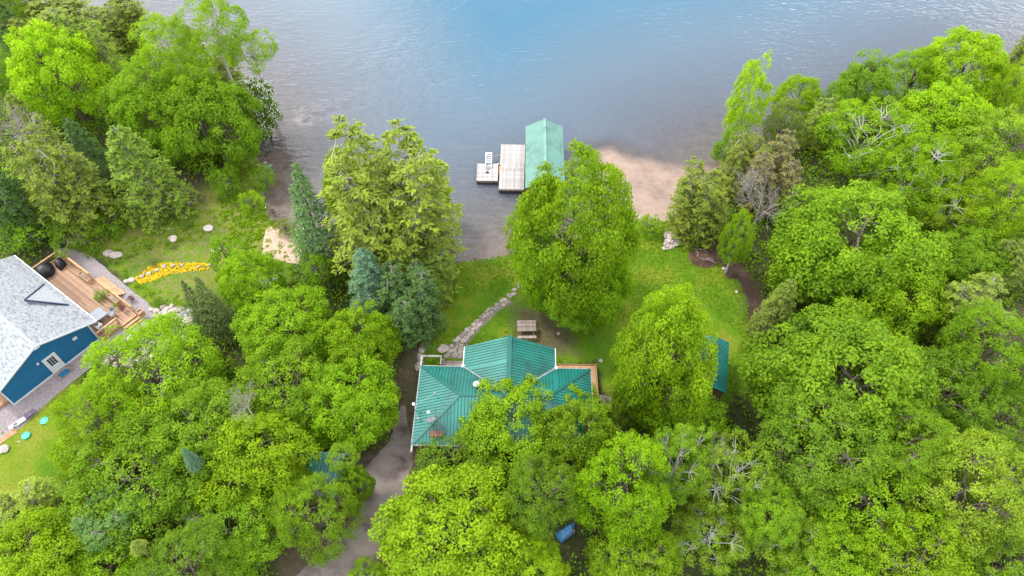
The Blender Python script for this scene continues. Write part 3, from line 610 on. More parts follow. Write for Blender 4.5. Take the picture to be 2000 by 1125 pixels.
for nm, bx in (('corner_board', (-.04, .0, -.02, .09, 0, wz(0) - .03)), ('corner_board', (-.04, .0, W - .09, W + .02, 0, wz(W) - .03)), ('base_trim', (-.05, 0, -.03, 3.25, 0, .2)), ('base_trim', (-.05, 0, 4.42, W + .03, 0, .2))):
    MB().box(*bx).build(nm, M['white'], lh)
# door
dr = MB().box(-.05, 0, 3.37, 4.27, .08, 2.0).build('door', M['white'], lh)
f_ = MB(); [f_.box(-.08, .0, *b) for b in ((3.25, 3.37, .0, 2.12), (4.27, 4.39, .0, 2.12), (3.37, 4.27, 2.0, 2.12))]; f_.build('door_frame', M['white'], lh)
for i in range(3):
    for j in range(4): MB().box(-.062, -.05, 0, .17, 0, .2).build('pane', M['glass'], dr, (0, 3.52 + i * .205, .98 + j * .235))
MB().box(-.058, -.05, 3.5, 4.14, .25, .75).build('panel', M['white'], dr); MB().box(-.10, -.05, 3.42, 3.47, 1.0, 1.05).build('handle', M['metal'], dr)
MB().box(-.09, 0, 3.25, 4.39, -.0, .08).build('door_sill', M['white'], lh)
MB().box(-.04, 0, 1.25, 1.62, 1.75, 2.05).build('wall_vent', M['white'], lh)
lt = MB().box(-.10, 0, 4.62, 4.8, 1.92, 2.22).build('wall_light', M['white'], lh); MB().lathe([(.06, 0), (.08, -.12), (.03, -.16)], 10).build('lamp_shade', M['black'], lt, (-.14, 4.71, 2.1))
# roof slopes + shingles
def shingles(nx, ny, parent, ya, yb, x0, x1, cut=None):
    rs = np.random.RandomState(4); L_ = math.hypot(yb - ya, (yb - ya) * sl); rows = int(L_ / .12); V = []; F = []; T = []
    sgn = 1 if yb > ya else -1
    for r in range(rows):
        x = x0 - rs.uniform(0, .3)
        while x < x1:
            w_ = rs.uniform(.15, .30); a, b = max(x0, x), min(x1, x + w_ - .008); x += w_
            if b - a < .04: continue
            y_a = ya + (yb - ya) * r / rows; y_b = ya + (yb - ya) * (r + 1.08) / rows
            if abs(y_b - ya) > abs(yb - ya): y_b = yb
            th_ = rs.uniform(.012, .026); za = roof_z(y_a) + .05 + th_; zb = roof_z(y_b) + .05 + .006; k = len(V)
            V += [(a, y_a, za), (b, y_a, za), (b, y_b, zb), (a, y_b, zb), (a, y_a, za - .03), (b, y_a, za - .03)]
            F += [(k, k+1, k+2, k+3), (k+4, k+5, k+1, k)]; T += [rs.rand()] * 6
    me = fast_mesh('shingles', np.array(V), np.array(F), M['shingle_tabs']); at = me.attributes.new('tint', 'FLOAT', 'POINT'); at.data.foreach_set('value', np.array(T, np.float32))
    return tag(link('shingles', me, parent), kind='stuff')
def tab_mat():
    m = bpy.data.materials.new('shingle tabs'); m.use_nodes = True; nt = m.node_tree; p = nt.nodes['Principled BSDF']; p.inputs['Roughness'].default_value = .9; p.inputs['Specular IOR Level'].default_value = .2
    at = N(nt, 'ShaderNodeAttribute', attribute_name='tint'); k = ramp(nt, at.outputs['Fac'], [(0, (.14, .15, .165)), (.25, (.215, .23, .24)), (.7, (.25, .265, .275)), (1, (.29, .30, .31))]); L(nt, k, p.inputs['Base Color'])
    n2 = N(nt, 'ShaderNodeTexNoise', i_Scale=70.); bp = N(nt, 'ShaderNodeBump', i_Strength=.4, i_Distance=.02); L(nt, n2.outputs[0], bp.inputs['Height']); L(nt, bp.outputs[0], p.inputs['Normal']); return m
M['shingle_tabs'] = tab_mat()
for s, ya in ((0, -.6), (1, W + .6)):
    za = roof_z(ya); mb = MB(); mb.add([(-oh, ya, za - .05), (LN, ya, za - .05), (LN, ry_, rz_ - .05), (-oh, ry_, rz_ - .05), (-oh, ya, za + .04), (LN, ya, za + .04), (LN, ry_, rz_ + .04), (-oh, ry_, rz_ + .04)],
        [(0, 1, 2, 3), (4, 5, 6, 7), (0, 1, 5, 4), (3, 0, 4, 7), (1, 2, 6, 5)]); so = mb.build('roof_slope', M['shingle'], lh)
    shingles(0, 0, so, ya, ry_, -oh + .02, LN)
    MB().bar((-oh - .02, ya, za - .03), (-oh - .02, ry_, rz_ - .03), .05, .16).build('rake_board', M['white'], lh)
    MB().bar((-oh, ya + (-.05 if s == 0 else .05), za - .02), (LN, ya + (-.05 if s == 0 else .05), za - .02), .09, .1).build('gutter', M['white'], lh)
MB().bar((-oh, ry_, rz_ + .075), (LN, ry_, rz_ + .075), .30, .03).build('ridge_cap', M['shingle'], lh)
MB().box(-oh - .08, -oh - .02, ry_ - .22, ry_ + .22, rz_ - .3, rz_ + .05).build('gable_peak_trim', M['white'], lh)
# small triangular dormer
P1, P2, P3 = (6.45, -.25), (4.95, 1.85), (2.7, -.2)
zc = lambda p, d: (p[0], p[1], roof_z(p[1]) + d)
mb = MB(); mb.add([zc(P1, .12), zc(P2, .42), zc(P3, .12), zc(P1, .0), zc(P2, .0), zc(P3, .0)], [(0, 1, 2), (0, 3, 4, 1), (1, 4, 5, 2), (2, 5, 3, 0)]); dm = mb.build('dormer', M['shingle'], lh)
d0 = Vector(P2); 
for a, b in ((P1, P2), (P2, P3)):
    a = Vector(zc(a, .13 if a != P2 else .42)); b = Vector(zc(b, .13 if b != P2 else .42)); MB().bar(a, b, .09, .16).build('dormer_edge', M['navy'], dm)
for k in range(9):
    f = (k + .5) / 9.5; a = Vector(zc(P1, .13)).lerp(Vector(zc(P2, .43)), f); b = Vector(zc(P3, .13)).lerp(Vector(zc(P2, .43)), f)
    MB().bar(a + (b - a) * .05, b - (b - a) * .05, .09, .012).build('shingle_course', M['shingle'], dm)
# deck of the blue house
dk = empty('brown_sun_deck', tuple(A), hang, 'orange-brown plank deck along the blue house with planters and steps', 'deck')
boards(dk, M['deck'], -.45, 10.6, -3.6, -.02, .45, w=.15, along='x', split=5.2)
e_ = MB(); e_.box(-.5, 10.65, -3.66, -3.61, .05, .46); e_.build('edge_board', M['deck_new'], dk); MB().box(-.5, -.46, -3.6, 0, .05, .46).build('edge_board', M['deck_new'], dk); MB().box(10.61, 10.65, -3.6, 0, .05, .46).build('edge_board', M['deck_new'], dk)
for nm, a, b in (('rail', (10.6, -3.55, 1.35), (10.6, -.6, 1.35)), ('rail', (5.9, -3.55, 1.35), (10.65, -3.55, 1.35)), ('rail', (-.35, -3.52, 1.3), (2.4, -3.52, 1.3)), ('rail', (-.42, -1.95, 1.3), (-.42, .0, 1.3))):
    MB().bar(a, b, .15, .05).build(nm, M['deck_new'], dk)
    a2 = Vector(a) - Vector((0, 0, .7)); b2 = Vector(b) - Vector((0, 0, .7)); MB().bar(a2, b2, .05, .09).build('lower_rail', M['deck_new'], dk)
    n = max(2, int((b2 - a2).length / 1.4) + 1)
    for k in range(n): q = a2.lerp(b2, k / (n - 1)); MB().box(q.x - .05, q.x + .05, q.y - .05, q.y + .05, .46, 1.3).build('post', M['deck_new'], dk)
MB().bar((-.42, -1.9, .65), (-.42, -.1, 1.25), .03, .06).build('cross_brace', M['deck_new'], dk); MB().bar((-.45, -.1, .65), (-.45, -1.9, 1.25), .03, .06).build('cross_brace', M['deck_new'], dk)
for k in range(3): MB().box(2.45, 5.75, 0, .28, 0, .05).build('step', M['deck_new'], dk, (0, -3.95 - k * .24, .38 - k * .14))
for k in range(3): MB().box(0, .34, -3.45, -1.9, 0, .05).build('step', M['deck_new'], dk, (-.8 - k * .3, 0, .38 - k * .15))
def planter(x0, x1, y0, y1, z1, lab):
    p_ = empty('planter_box', tuple(LW(x0, y0, .46)), hang, lab, 'planter'); X_, Y_, Z_ = x1 - x0, y1 - y0, z1
    for b in ((0, X_, 0, .05, 0, Z_), (0, X_, Y_ - .05, Y_, 0, Z_), (0, .05, .05, Y_ - .05, 0, Z_), (X_ - .05, X_, .05, Y_ - .05, 0, Z_)): MB().box(*b).build('side_board', M['deck_new'], p_)
    MB().box(.05, X_ - .05, .05, Y_ - .05, .02, Z_ - .12).build('soil', M['old_wood'], p_)
planter(5.6, 7.1, -3.42, -3.02, .5, 'empty wooden planter box on the deck near the long steps')
planter(1.3, 2.75, -3.4, -3.02, .5, 'narrow wooden planter box beside the lime green shrub on the deck')
planter(-1.45, -.95, -3.95, -3.45, .55, 'square wooden planter post at the corner of the deck steps')
def cover(name, x, y, rx, ry, h, rot, lab):
    bm = bmesh.new(); bmesh.ops.create_icosphere(bm, subdivisions=4, radius=1); rs = random.Random(int(x * 10))
    for v in bm.verts:
        a = math.atan2(v.co.y, v.co.x); f = 1 + .05 * math.sin(a * 9) * (1 - v.co.z) * .6 + .04 * math.sin(a * 4 + 1)
        sq = .85 + .15 * abs(math.cos(2 * a)); zz = max(-.0, v.co.z)
        v.co = Vector((v.co.x * rx * f * sq * (1 if v.co.z > 0 else 1), v.co.y * ry * f * sq, (zz ** .7) * h if zz > 0 else 0)) 
        if zz <= 0: v.co.xy *= 1.0
    me = bpy.data.meshes.new(name); bm.to_mesh(me); bm.free(); me.materials.append(M['black']); me.polygons.foreach_set('use_smooth', [True] * len(me.polygons))
    c = LW(x, y, .46); o = link(name, me, None, tuple(c), hang + rot); return tag(o, lab, 'grill cover')
cover('covered_barbecue', 10.0, -1.5, .72, .95, 1.05, .5, 'large black-covered barbecue against the roof edge on the sun deck')
cover('covered_grill', 9.7, -2.85, .42, .62, .85, .9, 'smaller black-covered grill next to the deck corner')
gt = empty('glass_patio_table', tuple(LW(1.35, -1.4, .46)), hang, 'rectangular glass patio table on the sun deck', 'table')
MB().prism([(-.62, -.42), (-.55, -.48), (.55, -.48), (.62, -.42), (.62, .42), (.55, .48), (-.55, .48), (-.62, .42)], .70, .72).build('tabletop', M['tglass'], gt)
MB().tube([(-.6, -.46, .7), (.6, -.46, .7), (.6, .46, .7), (-.6, .46, .7), (-.6, -.46, .7)], .022, 6).build('rim', M['navy'], gt)
for a in (-.5, .5):
    for b in (-.38, .38): MB().tube([(a, b, 0), (a * .9, b * .9, .7)], .02, 6).build('leg', M['navy'], gt)
def chair(x, y, rz, m, lab):
    c_ = empty('patio_chair', tuple(LW(x, y, .46)), hang + rz, lab, 'chair')
    MB().box(-.24, .24, -.24, .24, .4, .44).build('seat', m, c_, bevel=.01); MB().add([(-.24, .22, .44), (.24, .22, .44), (.22, .36, .9), (-.22, .36, .9), (-.24, .26, .44), (.24, .26, .44), (.22, .40, .9), (-.22, .40, .9)], [(0, 1, 2, 3), (7, 6, 5, 4), (0, 4, 5, 1), (1, 5, 6, 2), (2, 6, 7, 3), (3, 7, 4, 0)]).build('backrest', m, c_)
    for a in (-.21, .21):
        for b in (-.2, .2): MB().box(a - .02, a + .02, b - .02, b + .02, 0, .4).build('leg', m, c_)
        MB().box(a - .03, a + .03, -.22, .28, .6, .64).build('armrest', m, c_)
chair(.35, -.65, R(100), M['plastic'], 'white plastic chair at the house corner of the sun deck')
chair(.75, -2.1, R(200), M['tglass'], 'grey mesh chair on the step side of the glass patio table')
chair(3.2, -.62, R(10), M['plastic'], 'white chair partly tucked under the eave on the sun deck')
# doorstep, boards and oddments by the blue house
ds = empty('doorstep', tuple(LW(-.05, 3.82)), hang, 'low wooden doorstep with a blue mat at the white door', 'doorstep')
MB().box(-.95, 0, -.7, .6, 0, .14).build('platform', M['old_wood'], ds); MB().box(-.9, -.35, -.4, .4, .14, .165).build('mat', M['blue'], ds)
for k, (px, py) in enumerate([(8, 775), (8, 788)]):
    c = G(px, py, .2); tag(MB().box(-.55, .55, -.3, .3, 0, .3).build('wooden_box', M['deck_new'], None, (c.x - .3, c.y, 0), hang + R(90), bevel=.01), ['wooden box at the far left corner of the blue house, farther one', 'wooden box at the far left corner of the blue house, nearer one'][k], 'box')
for px, py, lab in ((88, 823, 'round green septic lid nearer the blue house'), (52, 852, 'round green septic lid nearer the tan boulder')):
    c = G(px, py); o = empty('septic_lid', (c.x, c.y, 0), 0, lab, 'lid', 'green lids on the lower left lawn'); MB().lathe([(.30, 0), (.30, .10), (.34, .13), (.31, .17), (.05, .19)], 24).build('cover', M['lid'], o); MB().lathe([(.05, .19), (.04, .24)], 8).build('knob', M['plastic'], o)
c = G(26, 838); o = empty('white_bucket', (c.x, c.y, 0), 0, 'white round bucket at the end of the row beside the gravel', 'bucket'); MB().lathe([(.15, 0), (.18, .35), (.19, .36), (.18, .38)], 16).build('body', M['plastic'], o)
c = G(34, 831); o = empty('white_tub', (c.x, c.y, 0), 0, 'pale tub between the bucket and the folded lounger', 'tub'); MB().lathe([(.17, 0), (.2, .3), (.16, .3), (.14, .05)], 16).build('body', M['plastic'], o); MB().box(-.1, .1, -.08, .1, .05, .34).build('filling', M['grey_stone'], o)
c = G(45, 824); o = empty('garden_lounger', (c.x, c.y, 0), R(50), 'white folded lounger with a purple cushion beside the gravel', 'lounger'); MB().box(-.35, .3, -.2, .2, .22, .27).build('seat', M['plastic'], o); MB().box(.3, 1.15, -.22, .22, .25, .36).build('cushion', M['purple_item'], o, bevel=.03)
for a in (-.3, 1.0):
    for b in (-.17, .17): MB().tube([(a, b, 0), (a, b, .23)], .02).build('leg', M['plastic'], o)
c = G(17, 852); o = empty('lumber_stack', (c.x, c.y, 0), R(48), 'few orange boards lying on the grass edge by the gravel', 'lumber')
for k in range(4): MB().box(-.7, .7, 0, .09, 0, .05).build('board', M['deck_new'], o, (random.uniform(-.1, .1), k * .13 - .2, .02 + (k % 2) * .02), R(random.uniform(-6, 6)))

# ------------------------------------------------------------ boathouse, dock, raft
bh = empty('boathouse', (3.36, 56, WATER), R(-1), 'boathouse with a pale aqua gabled metal roof on the lake', 'boathouse')
bx0, bx1, by0, by1, bz, bzr = -1.98, 1.98, -4.6, 4.85, 2.7, 3.72
for s in (-1, 1): roof_face([(s * 1.98, by0, bz), (s * 1.98, by1, bz), (0, by1, bzr), (0, by0, bzr)], (0, 1, 0), M['roof_aqua'], bh, .2, rib=(.03, .025))
MB().bar((0, by0, bzr + .03), (0, by1, bzr + .03), .3, .04).build('ridge_cap', M['roof_aqua'], bh)
wl = MB(); [wl.box(*b) for b in ((-1.78, -1.68, -4.4, 4.6, .1, bz - .05), (1.68, 1.78, -4.4, 4.6, .1, bz - .05), (-1.68, 1.68, -4.4, -4.3, .1, bz + .02))]; wl.build('wall', M['brick'], bh)
wl = MB(); wl.add([(-1.7, 4.6, bz - .06), (1.7, 4.6, bz - .06), (0, 4.6, bzr - .1), (-1.7, 4.5, bz - .06), (1.7, 4.5, bz - .06), (0, 4.5, bzr - .1)], [(0, 1, 2), (5, 4, 3), (0, 3, 4, 1)]); wl.build('gable', M['brick'], bh)
for s in (-1, 1): MB().box(s * 1.9 - .25, s * 1.9 + .25, -4.4, 4.6, -.6, .12).build('crib', M['dark_wood'], bh)
dk = empty('grey_dock', (0, 57, 0), R(-1.5), 'weathered grey plank dock alongside the aqua boathouse', 'dock')
bs = boards(dk, M['grey_wood'], -1.27, 1.38, -3.5, 3.45, .05, w=.145, along='y', split=3.9)
for i in range(6): MB().box(-1.27, 1.38, 0, .12, -.12, 0).build('joist', M['dark_wood'], dk, (0, -3.4 + i * 1.3, 0))
MB().box(-1.30, 1.38, -3.56, -3.51, -.16, .06).build('edge_board', M['old_wood'], dk)
fr_ = MB(); [fr_.box(-1.25 + i * .19, -1.17 + i * .19, -3.5, -3.4, -.75, -.12) for i in range(14)]; fr_.build('crib_slats', M['dark_wood'], dk)
MB().box(-1.2, 1.35, -3.38, 3.4, -.75, -.13).build('crib', M['dark_wood'], dk)
rf = empty('swim_raft', (-2.58, 56.1, 0), R(-.5), 'small square grey swim raft left of the dock', 'raft')
boards(rf, M['grey_wood'], -1.12, 1.10, -1.3, 1.28, .05, w=.143, along='x')
MB().box(-1.1, 1.08, -1.25, 1.25, -.62, -.0).build('float', M['dark_wood'], rf); MB().box(-1.13, 1.11, -1.35, -1.31, -.2, .04).build('edge_board', M['old_wood'], rf)
ld = empty('swim_ladder', (-2.5, 57.2, .1), R(-1), 'white swim ladder folded up off the far edge of the raft', 'ladder')
for s in (-1, 1): MB().bar((s * .31, -.55, .06), (s * .31, 1.5, .35), .07, .07).build('side_rail', M['plastic'], ld)
for k in range(5): MB().box(-.3, .3, -.07, .07, 0, .04).build('rung', M['plastic'], ld, (0, .15 + k * .31, .15 + k * .044))
MB().box(-.2, .2, -.75, -.35, 0, .03).build('mount_plate', M['metal'], ld)
fd = empty('dock_fender', (-1.62, 57.55, WATER + .12), R(-35), 'white fender buoy floating between raft and dock', 'fender'); o = MB().lathe([(.02, -.36), (.10, -.3), (.12, -.15), (.12, .15), (.10, .3), (.02, .36)], 12).build('body', M['plastic'], fd, smooth=True); o.rotation_euler = (R(90), 0, 0)
MB().tube([(0, .36, 0), (-.02, .5, .0)], .03).build('eye', M['plastic'], fd)
tag(MB().tube([(-2.15, 58.6, .2), (-1.8, 58.62, .0), (-1.3, 58.75, .08)], .022, 5).build('mooring_rope', M['rope'], None), 'tan rope from the ladder to the dock', 'rope')
tag(MB().tube([(-2.1, 58.4, .1), (-1.85, 58.0, -.3), (-1.7, 57.8, -.38)], .012, 5).build('fender_line', M['rope'], None), 'thin line from the ladder to the white fender', 'rope')
tag(MB().tube([(-1.15, 57.2, .1), (-1.22, 56.9, .09), (-1.13, 56.6, .09), (-1.28, 56.3, .0), (-1.42, 55.9, -.3), (-1.33, 56.8, .05), (-1.2, 57.25, .09)], .04, 6).build('orange_rope', M['orange'], None), 'orange rope hanging over the left edge of the dock', 'rope')
tag(MB().box(-.17, .17, -.09, .09, .0, .09).build('raft_cleat', M['black'], None, (-2.6, 56.0, .055)), 'small black block lying on the raft boards', 'cleat')
# small sheds
sh = empty('garden_shed', (16.1, 30.9, 0), R(-13), 'shed with a green metal roof half under the lime maple', 'shed')
roof_face([(1.35, -2.5, 2.5), (1.35, 2.4, 2.5), (0, 2.4, 3.15), (0, -2.5, 3.15)], (0, 1, 0), M['roof_green'], sh); roof_face([(-1.35, 2.4, 2.5), (-1.35, -2.5, 2.5), (0, -2.5, 3.15), (0, 2.4, 3.15)], (0, 1, 0), M['roof_green'], sh)
MB().box(-1.15, 1.15, -2.3, 2.2, 0, 2.52).build('wall', M['wall_brown'], sh); MB().bar((0, -2.5, 3.18), (0, 2.4, 3.18), .22, .04).build('ridge_cap', M['roof_green'], sh)
sh = empty('woodland_shed', (-13.7, 21.6, 0), R(-4), 'dark teal roofed shed glimpsed through the maples left of the driveway', 'shed')
roof_face([(-1.3, -1.7, 2.3), (1.3, -1.7, 2.3), (1.3, 1.5, 2.7), (-1.3, 1.5, 2.7)], (1, 0, 0), M['roof_green'], sh); MB().box(-1.1, 1.1, -1.5, 1.3, 0, 2.25).build('wall', M['wall_brown'], sh)
# tarp-covered pile
def tarp():
    c = G(1108, 1042); t_ = empty('tarp_covered_pile', (c.x, c.y, 0), R(28), 'pile under a crumpled blue tarpaulin among the trees at the bottom', 'tarp'); rs = np.random.RandomState(2)
    X, Y = np.meshgrid(np.linspace(-1.1, 1.1, 30), np.linspace(-.55, .55, 16)); P = np.stack([X.ravel(), Y.ravel()], 1)
    Z = .75 * np.clip(1 - (P[:, 0] / 1.15) ** 4, 0, 1) * np.clip(1 - (P[:, 1] / .6) ** 4, 0, 1) + wob(P, 5) * .13 + .02; P = P * (1 + .32 * wob(P, 4)[:, None]) + np.column_stack([P[:, 1] * .5, P[:, 0] * .12])
    me = grid_mesh('cover', P, np.maximum(Z, .02), 30, 16, M['tarp'], {}); link('cover', me, t_, scale=(.66, .62, .85)); MB().box(-.5, .5, -.22, .22, 0, .4).build('pile', M['old_wood'], t_)
tarp()
# brush piles
def brush(px, py, rx, ry, lab, n):
    c = G(px, py); q = mpp(py); o = empty('brush_pile', (c.x, c.y, hz(c.x, c.y)), 0, lab, 'brush pile'); a, b = rx * q, ry * q * 1.3
    X, Y = np.meshgrid(np.linspace(-1, 1, 26), np.linspace(-1, 1, 26)); P = np.stack([X.ravel() * a, Y.ravel() * b], 1); rr = (P[:, 0] / a) ** 2 + (P[:, 1] / b) ** 2 + wob(P + 9, 2) * .2
    Z = .35 * np.clip(1 - rr, -.4, 1) + wob(P, 6) * .04; link('heap', grid_mesh('heap', P, Z, 26, 26, M['pebble'], {}), o)
    rs = random.Random(4); tw = MB()
    for _ in range(n):
        x, y = rs.uniform(-.8, .8) * a, rs.uniform(-.8, .8) * b; t_ = rs.uniform(0, 3.14); l = rs.uniform(.2, .6)
        tw.tube([(x - l*math.cos(t_), y - l*math.sin(t_), .28 + rs.uniform(-.1, .1)), (x + l*math.cos(t_), y + l*math.sin(t_), .34 + rs.uniform(-.1, .1))], .012, 3)
    tag(tw.build('twigs', M['pebble'], o), kind='stuff')
    if rx > 20:
        for p_ in ([(-.75, .9), (-.7, -.3)], [(-.4, .9), (.35, .45)], [(-.5, -.3), (.9, -.85)], [(0, -.2), (.9, -.7)]): MB().tube([(p_[0][0], p_[0][1], .35), (sum(k[0] for k in p_) / 2 + .1, sum(k[1] for k in p_) / 2, .45), (p_[1][0], p_[1][1], .3)], .03, 5).build('branch', M['bare'], o)
brush(1375, 505, 30, 18, 'wide brown heap of brush and twigs beside the stream', 160)
brush(1427, 537, 11, 7, 'small reddish brown heap on the lawn by the stream', 60)

# ------------------------------------------------------------ vegetation
def nrmz(a): return a / np.maximum(np.linalg.norm(a, axis=-1, keepdims=True), 1e-9)
def leaf_cards(c, n, ln, wd, rs, t=None, bend=.18):
    """rhombic leaf faces centred at c, facing n"""
    K = len(c)
    if t is None: t = rs.normal(size=(K, 3))
    n = nrmz(n); t = nrmz(t - n * (t * n).sum(1, keepdims=True)); b = np.cross(n, t)
    ln = np.broadcast_to(np.asarray(ln, float).reshape(-1, 1), (K, 1)) * .5; wd = np.broadcast_to(np.asarray(wd, float).reshape(-1, 1), (K, 1)) * .5
    V = np.stack([c - t*ln - n*ln*bend, c + b*wd, c + t*ln - n*ln*bend, c - b*wd], 1)
    return V.reshape(-1, 3)
def cards_mesh(name, V, tint, m):
    F = np.arange(len(V)).reshape(-1, 4); me = fast_mesh(name, V, F, m)
    a = me.attributes.new('tint', 'FLOAT', 'POINT'); a.data.foreach_set('value', np.repeat(np.clip(tint, 0, 1), 4).astype(np.float32)); return me
def limb(mb, a, b, r0, r1, rs, n=5, sag=.1, seg=3):
    a = np.array(a, float); b = np.array(b, float); d = np.linalg.norm(b - a); pts = []; rr = []
    for i in range(seg + 1):
        f = i / seg; p = a + (b - a) * f
        if 0 < i < seg: p = p + rs.normal(size=3) * d * .05
        p[2] += math.sin(f * math.pi) * d * sag; pts.append(tuple(p)); rr.append(r0 + (r1 - r0) * f)
    mb.tube(pts, rr, n, False); return pts
def broad(seed, nl=9, per=24, K=118, leaf=.235, lobe=(.40, .56), puff=(.12, .24), spread=.50, open_=0., bark='bark', top=0., Rr=5., Bb=5.):
    """broad crown centred on the origin (radius Rr, half height Bb): lobes carrying rounded puffs of leaves"""
    rs = np.random.RandomState(seed); lobes = []
    for i in range(nl):
        z = 1 - (i + .5) / nl * 1.55; a = i * 2.4 + rs.uniform(-.4, .4); r_ = math.sqrt(max(0, 1 - z * z))
        d = np.array([r_ * math.cos(a), r_ * math.sin(a), z]); lobes.append((d * spread * rs.uniform(.85, 1.2), rs.uniform(*lobe)))
    lobes.append((np.array([0, 0, .16]), .62))
    C = []; O = []; RR = []
    for li, (lc, lr) in enumerate(lobes):
        d = nrmz(rs.normal(size=(per * 3, 3)) + lc * 1.2 + np.array([0, 0, .35])); n = 0
        for q in d:
            p = lc + q * lr * rs.uniform(.78, 1.16)
            if p[2] < -.92: continue
            if any(np.linalg.norm(p - l2) < r2 * .62 for j, (l2, r2) in enumerate(lobes) if j != li): continue
            C.append(p); O.append(q); RR.append(rs.uniform(*puff) * (1 - .35 * max(0, p[2])) ); n += 1
            if n >= per: break
    C = np.array(C); O = np.array(O); RR = np.array(RR); n = len(C)
    cnt = np.maximum(12, (K * (RR / np.mean(puff)) ** 2 * (1 - open_))).astype(int)
    idx = np.repeat(np.arange(n), cnt); T = len(idx)
    d = nrmz(rs.normal(size=(T, 3)) + O[idx] * .75 + np.array([0, 0, .45]))
    rad = RR[idx][:, None] * rs.uniform(.62, 1.12, (T, 1)) * np.array([1, 1, .78])
    c = (C[idx] + d * rad) * np.array([Rr, Rr, Bb]); nn = d + rs.normal(size=(T, 3)) * .55 + np.array([0, 0, .25])
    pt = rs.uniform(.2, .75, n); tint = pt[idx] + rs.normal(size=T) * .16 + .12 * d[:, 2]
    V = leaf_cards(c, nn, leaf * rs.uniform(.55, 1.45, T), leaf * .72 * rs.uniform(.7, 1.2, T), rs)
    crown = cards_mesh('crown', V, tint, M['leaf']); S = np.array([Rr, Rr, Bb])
    mb = MB(); hub = np.array([0, 0, -.55]) * S
    for li, (lc, lr) in enumerate(lobes):
        limb(mb, hub + rs.normal(size=3) * .1, lc * S, .15 if bark != 'birch' else .10, .06, rs)
    for i in range(n):
        if rs.rand() < (.42 if bark == 'birch' else .3):
            li = int(np.argmin([np.linalg.norm(C[i] - l[0]) for l in lobes])); limb(mb, lobes[li][0] * S, C[i] * S * (1.0 if bark == 'birch' else .95), .05, .015, rs, 4, .04)
    lm = mb.mesh('limbs', M[bark], True)
    bl = C[RR > np.quantile(RR, .3)] * S, O
    return crown, lm, (C * S, O, RR * Rr)
def cedar(seed, leaders=4, nb=62, sprays=19, droop=.45, Rr=4., Bb=6., loose=.5, pw=.5, card=.31):
    rs = np.random.RandomState(seed); mb = MB(); c_ = []; n_ = []; t_ = []; ln = []; ti = []
    for l in range(leaders):
        a0 = l * 2.3 + rs.uniform(0, 1); off = np.array([math.cos(a0), math.sin(a0), 0]) * (0 if leaders == 1 else Rr * rs.uniform(.35, .62)); top = Bb * (1 if l == 0 else rs.uniform(.62, .95))
        limb(mb, (off[0] * .2, off[1] * .2, -Bb), (off[0], off[1], top), .17, .02, rs, 5, 0, 5)
        for b in range(nb):
            s = (b + rs.rand()) / nb; z = -Bb + (top + Bb) * (s * .95 + .03); Lb = Rr * (1 if leaders == 1 else .78) * ((1 - s) ** pw * .95 + .06) * (1 - loose * rs.uniform(0, .6)); az = b * 2.399 + rs.uniform(-.4, .4)
            d = np.array([math.cos(az), math.sin(az), 0]); o = off * (s * .8 + .2) + np.array([0, 0, z])
            pts = [o + d * Lb * f + np.array([0, 0, 1]) * Lb * (.30 * f - droop * f * f) for f in (0, .4, .75, 1)]
            mb.tube([tuple(p) for p in pts], [.035, .025, .015, .006], 3, False)
            for q in range(max(3, int(sprays * (.45 + Lb / Rr)))):
                f = rs.uniform(.30, 1.0); p = o + d * Lb * f + np.array([0, 0, Lb * (.30 * f - droop * f * f)]) + np.cross(d, (0, 0, 1)) * rs.normal() * Lb * .17 * (1.15 - f * .5)
                for k in range(5):
                    ang = rs.uniform(-1.2, 1.2); dd = np.array([d[0]*math.cos(ang) - d[1]*math.sin(ang), d[0]*math.sin(ang) + d[1]*math.cos(ang), rs.uniform(-.35, .45)])
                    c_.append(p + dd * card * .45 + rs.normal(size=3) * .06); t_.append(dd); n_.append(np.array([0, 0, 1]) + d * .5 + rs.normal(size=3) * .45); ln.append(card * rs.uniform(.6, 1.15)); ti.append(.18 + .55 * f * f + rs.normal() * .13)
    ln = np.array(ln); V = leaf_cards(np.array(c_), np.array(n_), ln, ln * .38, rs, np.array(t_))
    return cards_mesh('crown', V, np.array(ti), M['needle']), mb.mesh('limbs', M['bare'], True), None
def spruce(seed, Rr=3., Bb=6., whorls=34, nb=15, card=.27):
    rs = np.random.RandomState(seed); mb = MB(); mb.tube([(0, 0, -Bb), (0, 0, 0), (0, 0, Bb)], [.18, .1, .015], 6, False); c_ = []; n_ = []; t_ = []; ln = []; ti = []
    for w_ in range(whorls):
        s = (w_ + .5) / whorls; z = -Bb + 2 * Bb * s; Lm = Rr * ((1 - s) ** .72 * .97 + .03)
        for b in range(max(5, int(nb * (1.1 - s * .6)))):
            az = rs.uniform(0, 6.28); Lb = Lm * rs.uniform(.72, 1.08); d = np.array([math.cos(az), math.sin(az), 0]); sd_ = np.array([-d[1], d[0], 0])
            for q in range(max(3, int(6 + 15 * Lb / Rr))):
                f = rs.uniform(.2, 1) ** .7; p = d * Lb * f + np.array([0, 0, z - Lb * .38 * f + Lb * .16 * f * f * f]) + sd_ * rs.normal() * Lb * .14 + np.array([0, 0, rs.normal() * .07])
                for k in range(2):
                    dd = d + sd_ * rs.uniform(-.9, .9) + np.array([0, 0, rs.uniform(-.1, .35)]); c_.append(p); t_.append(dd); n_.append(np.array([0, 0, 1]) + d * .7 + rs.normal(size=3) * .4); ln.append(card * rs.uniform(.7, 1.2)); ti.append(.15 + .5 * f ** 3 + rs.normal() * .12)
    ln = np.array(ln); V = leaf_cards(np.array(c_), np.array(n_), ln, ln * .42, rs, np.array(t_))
    return cards_mesh('crown', V, np.array(ti), M['needle']), mb.mesh('limbs', M['bark'], True), None
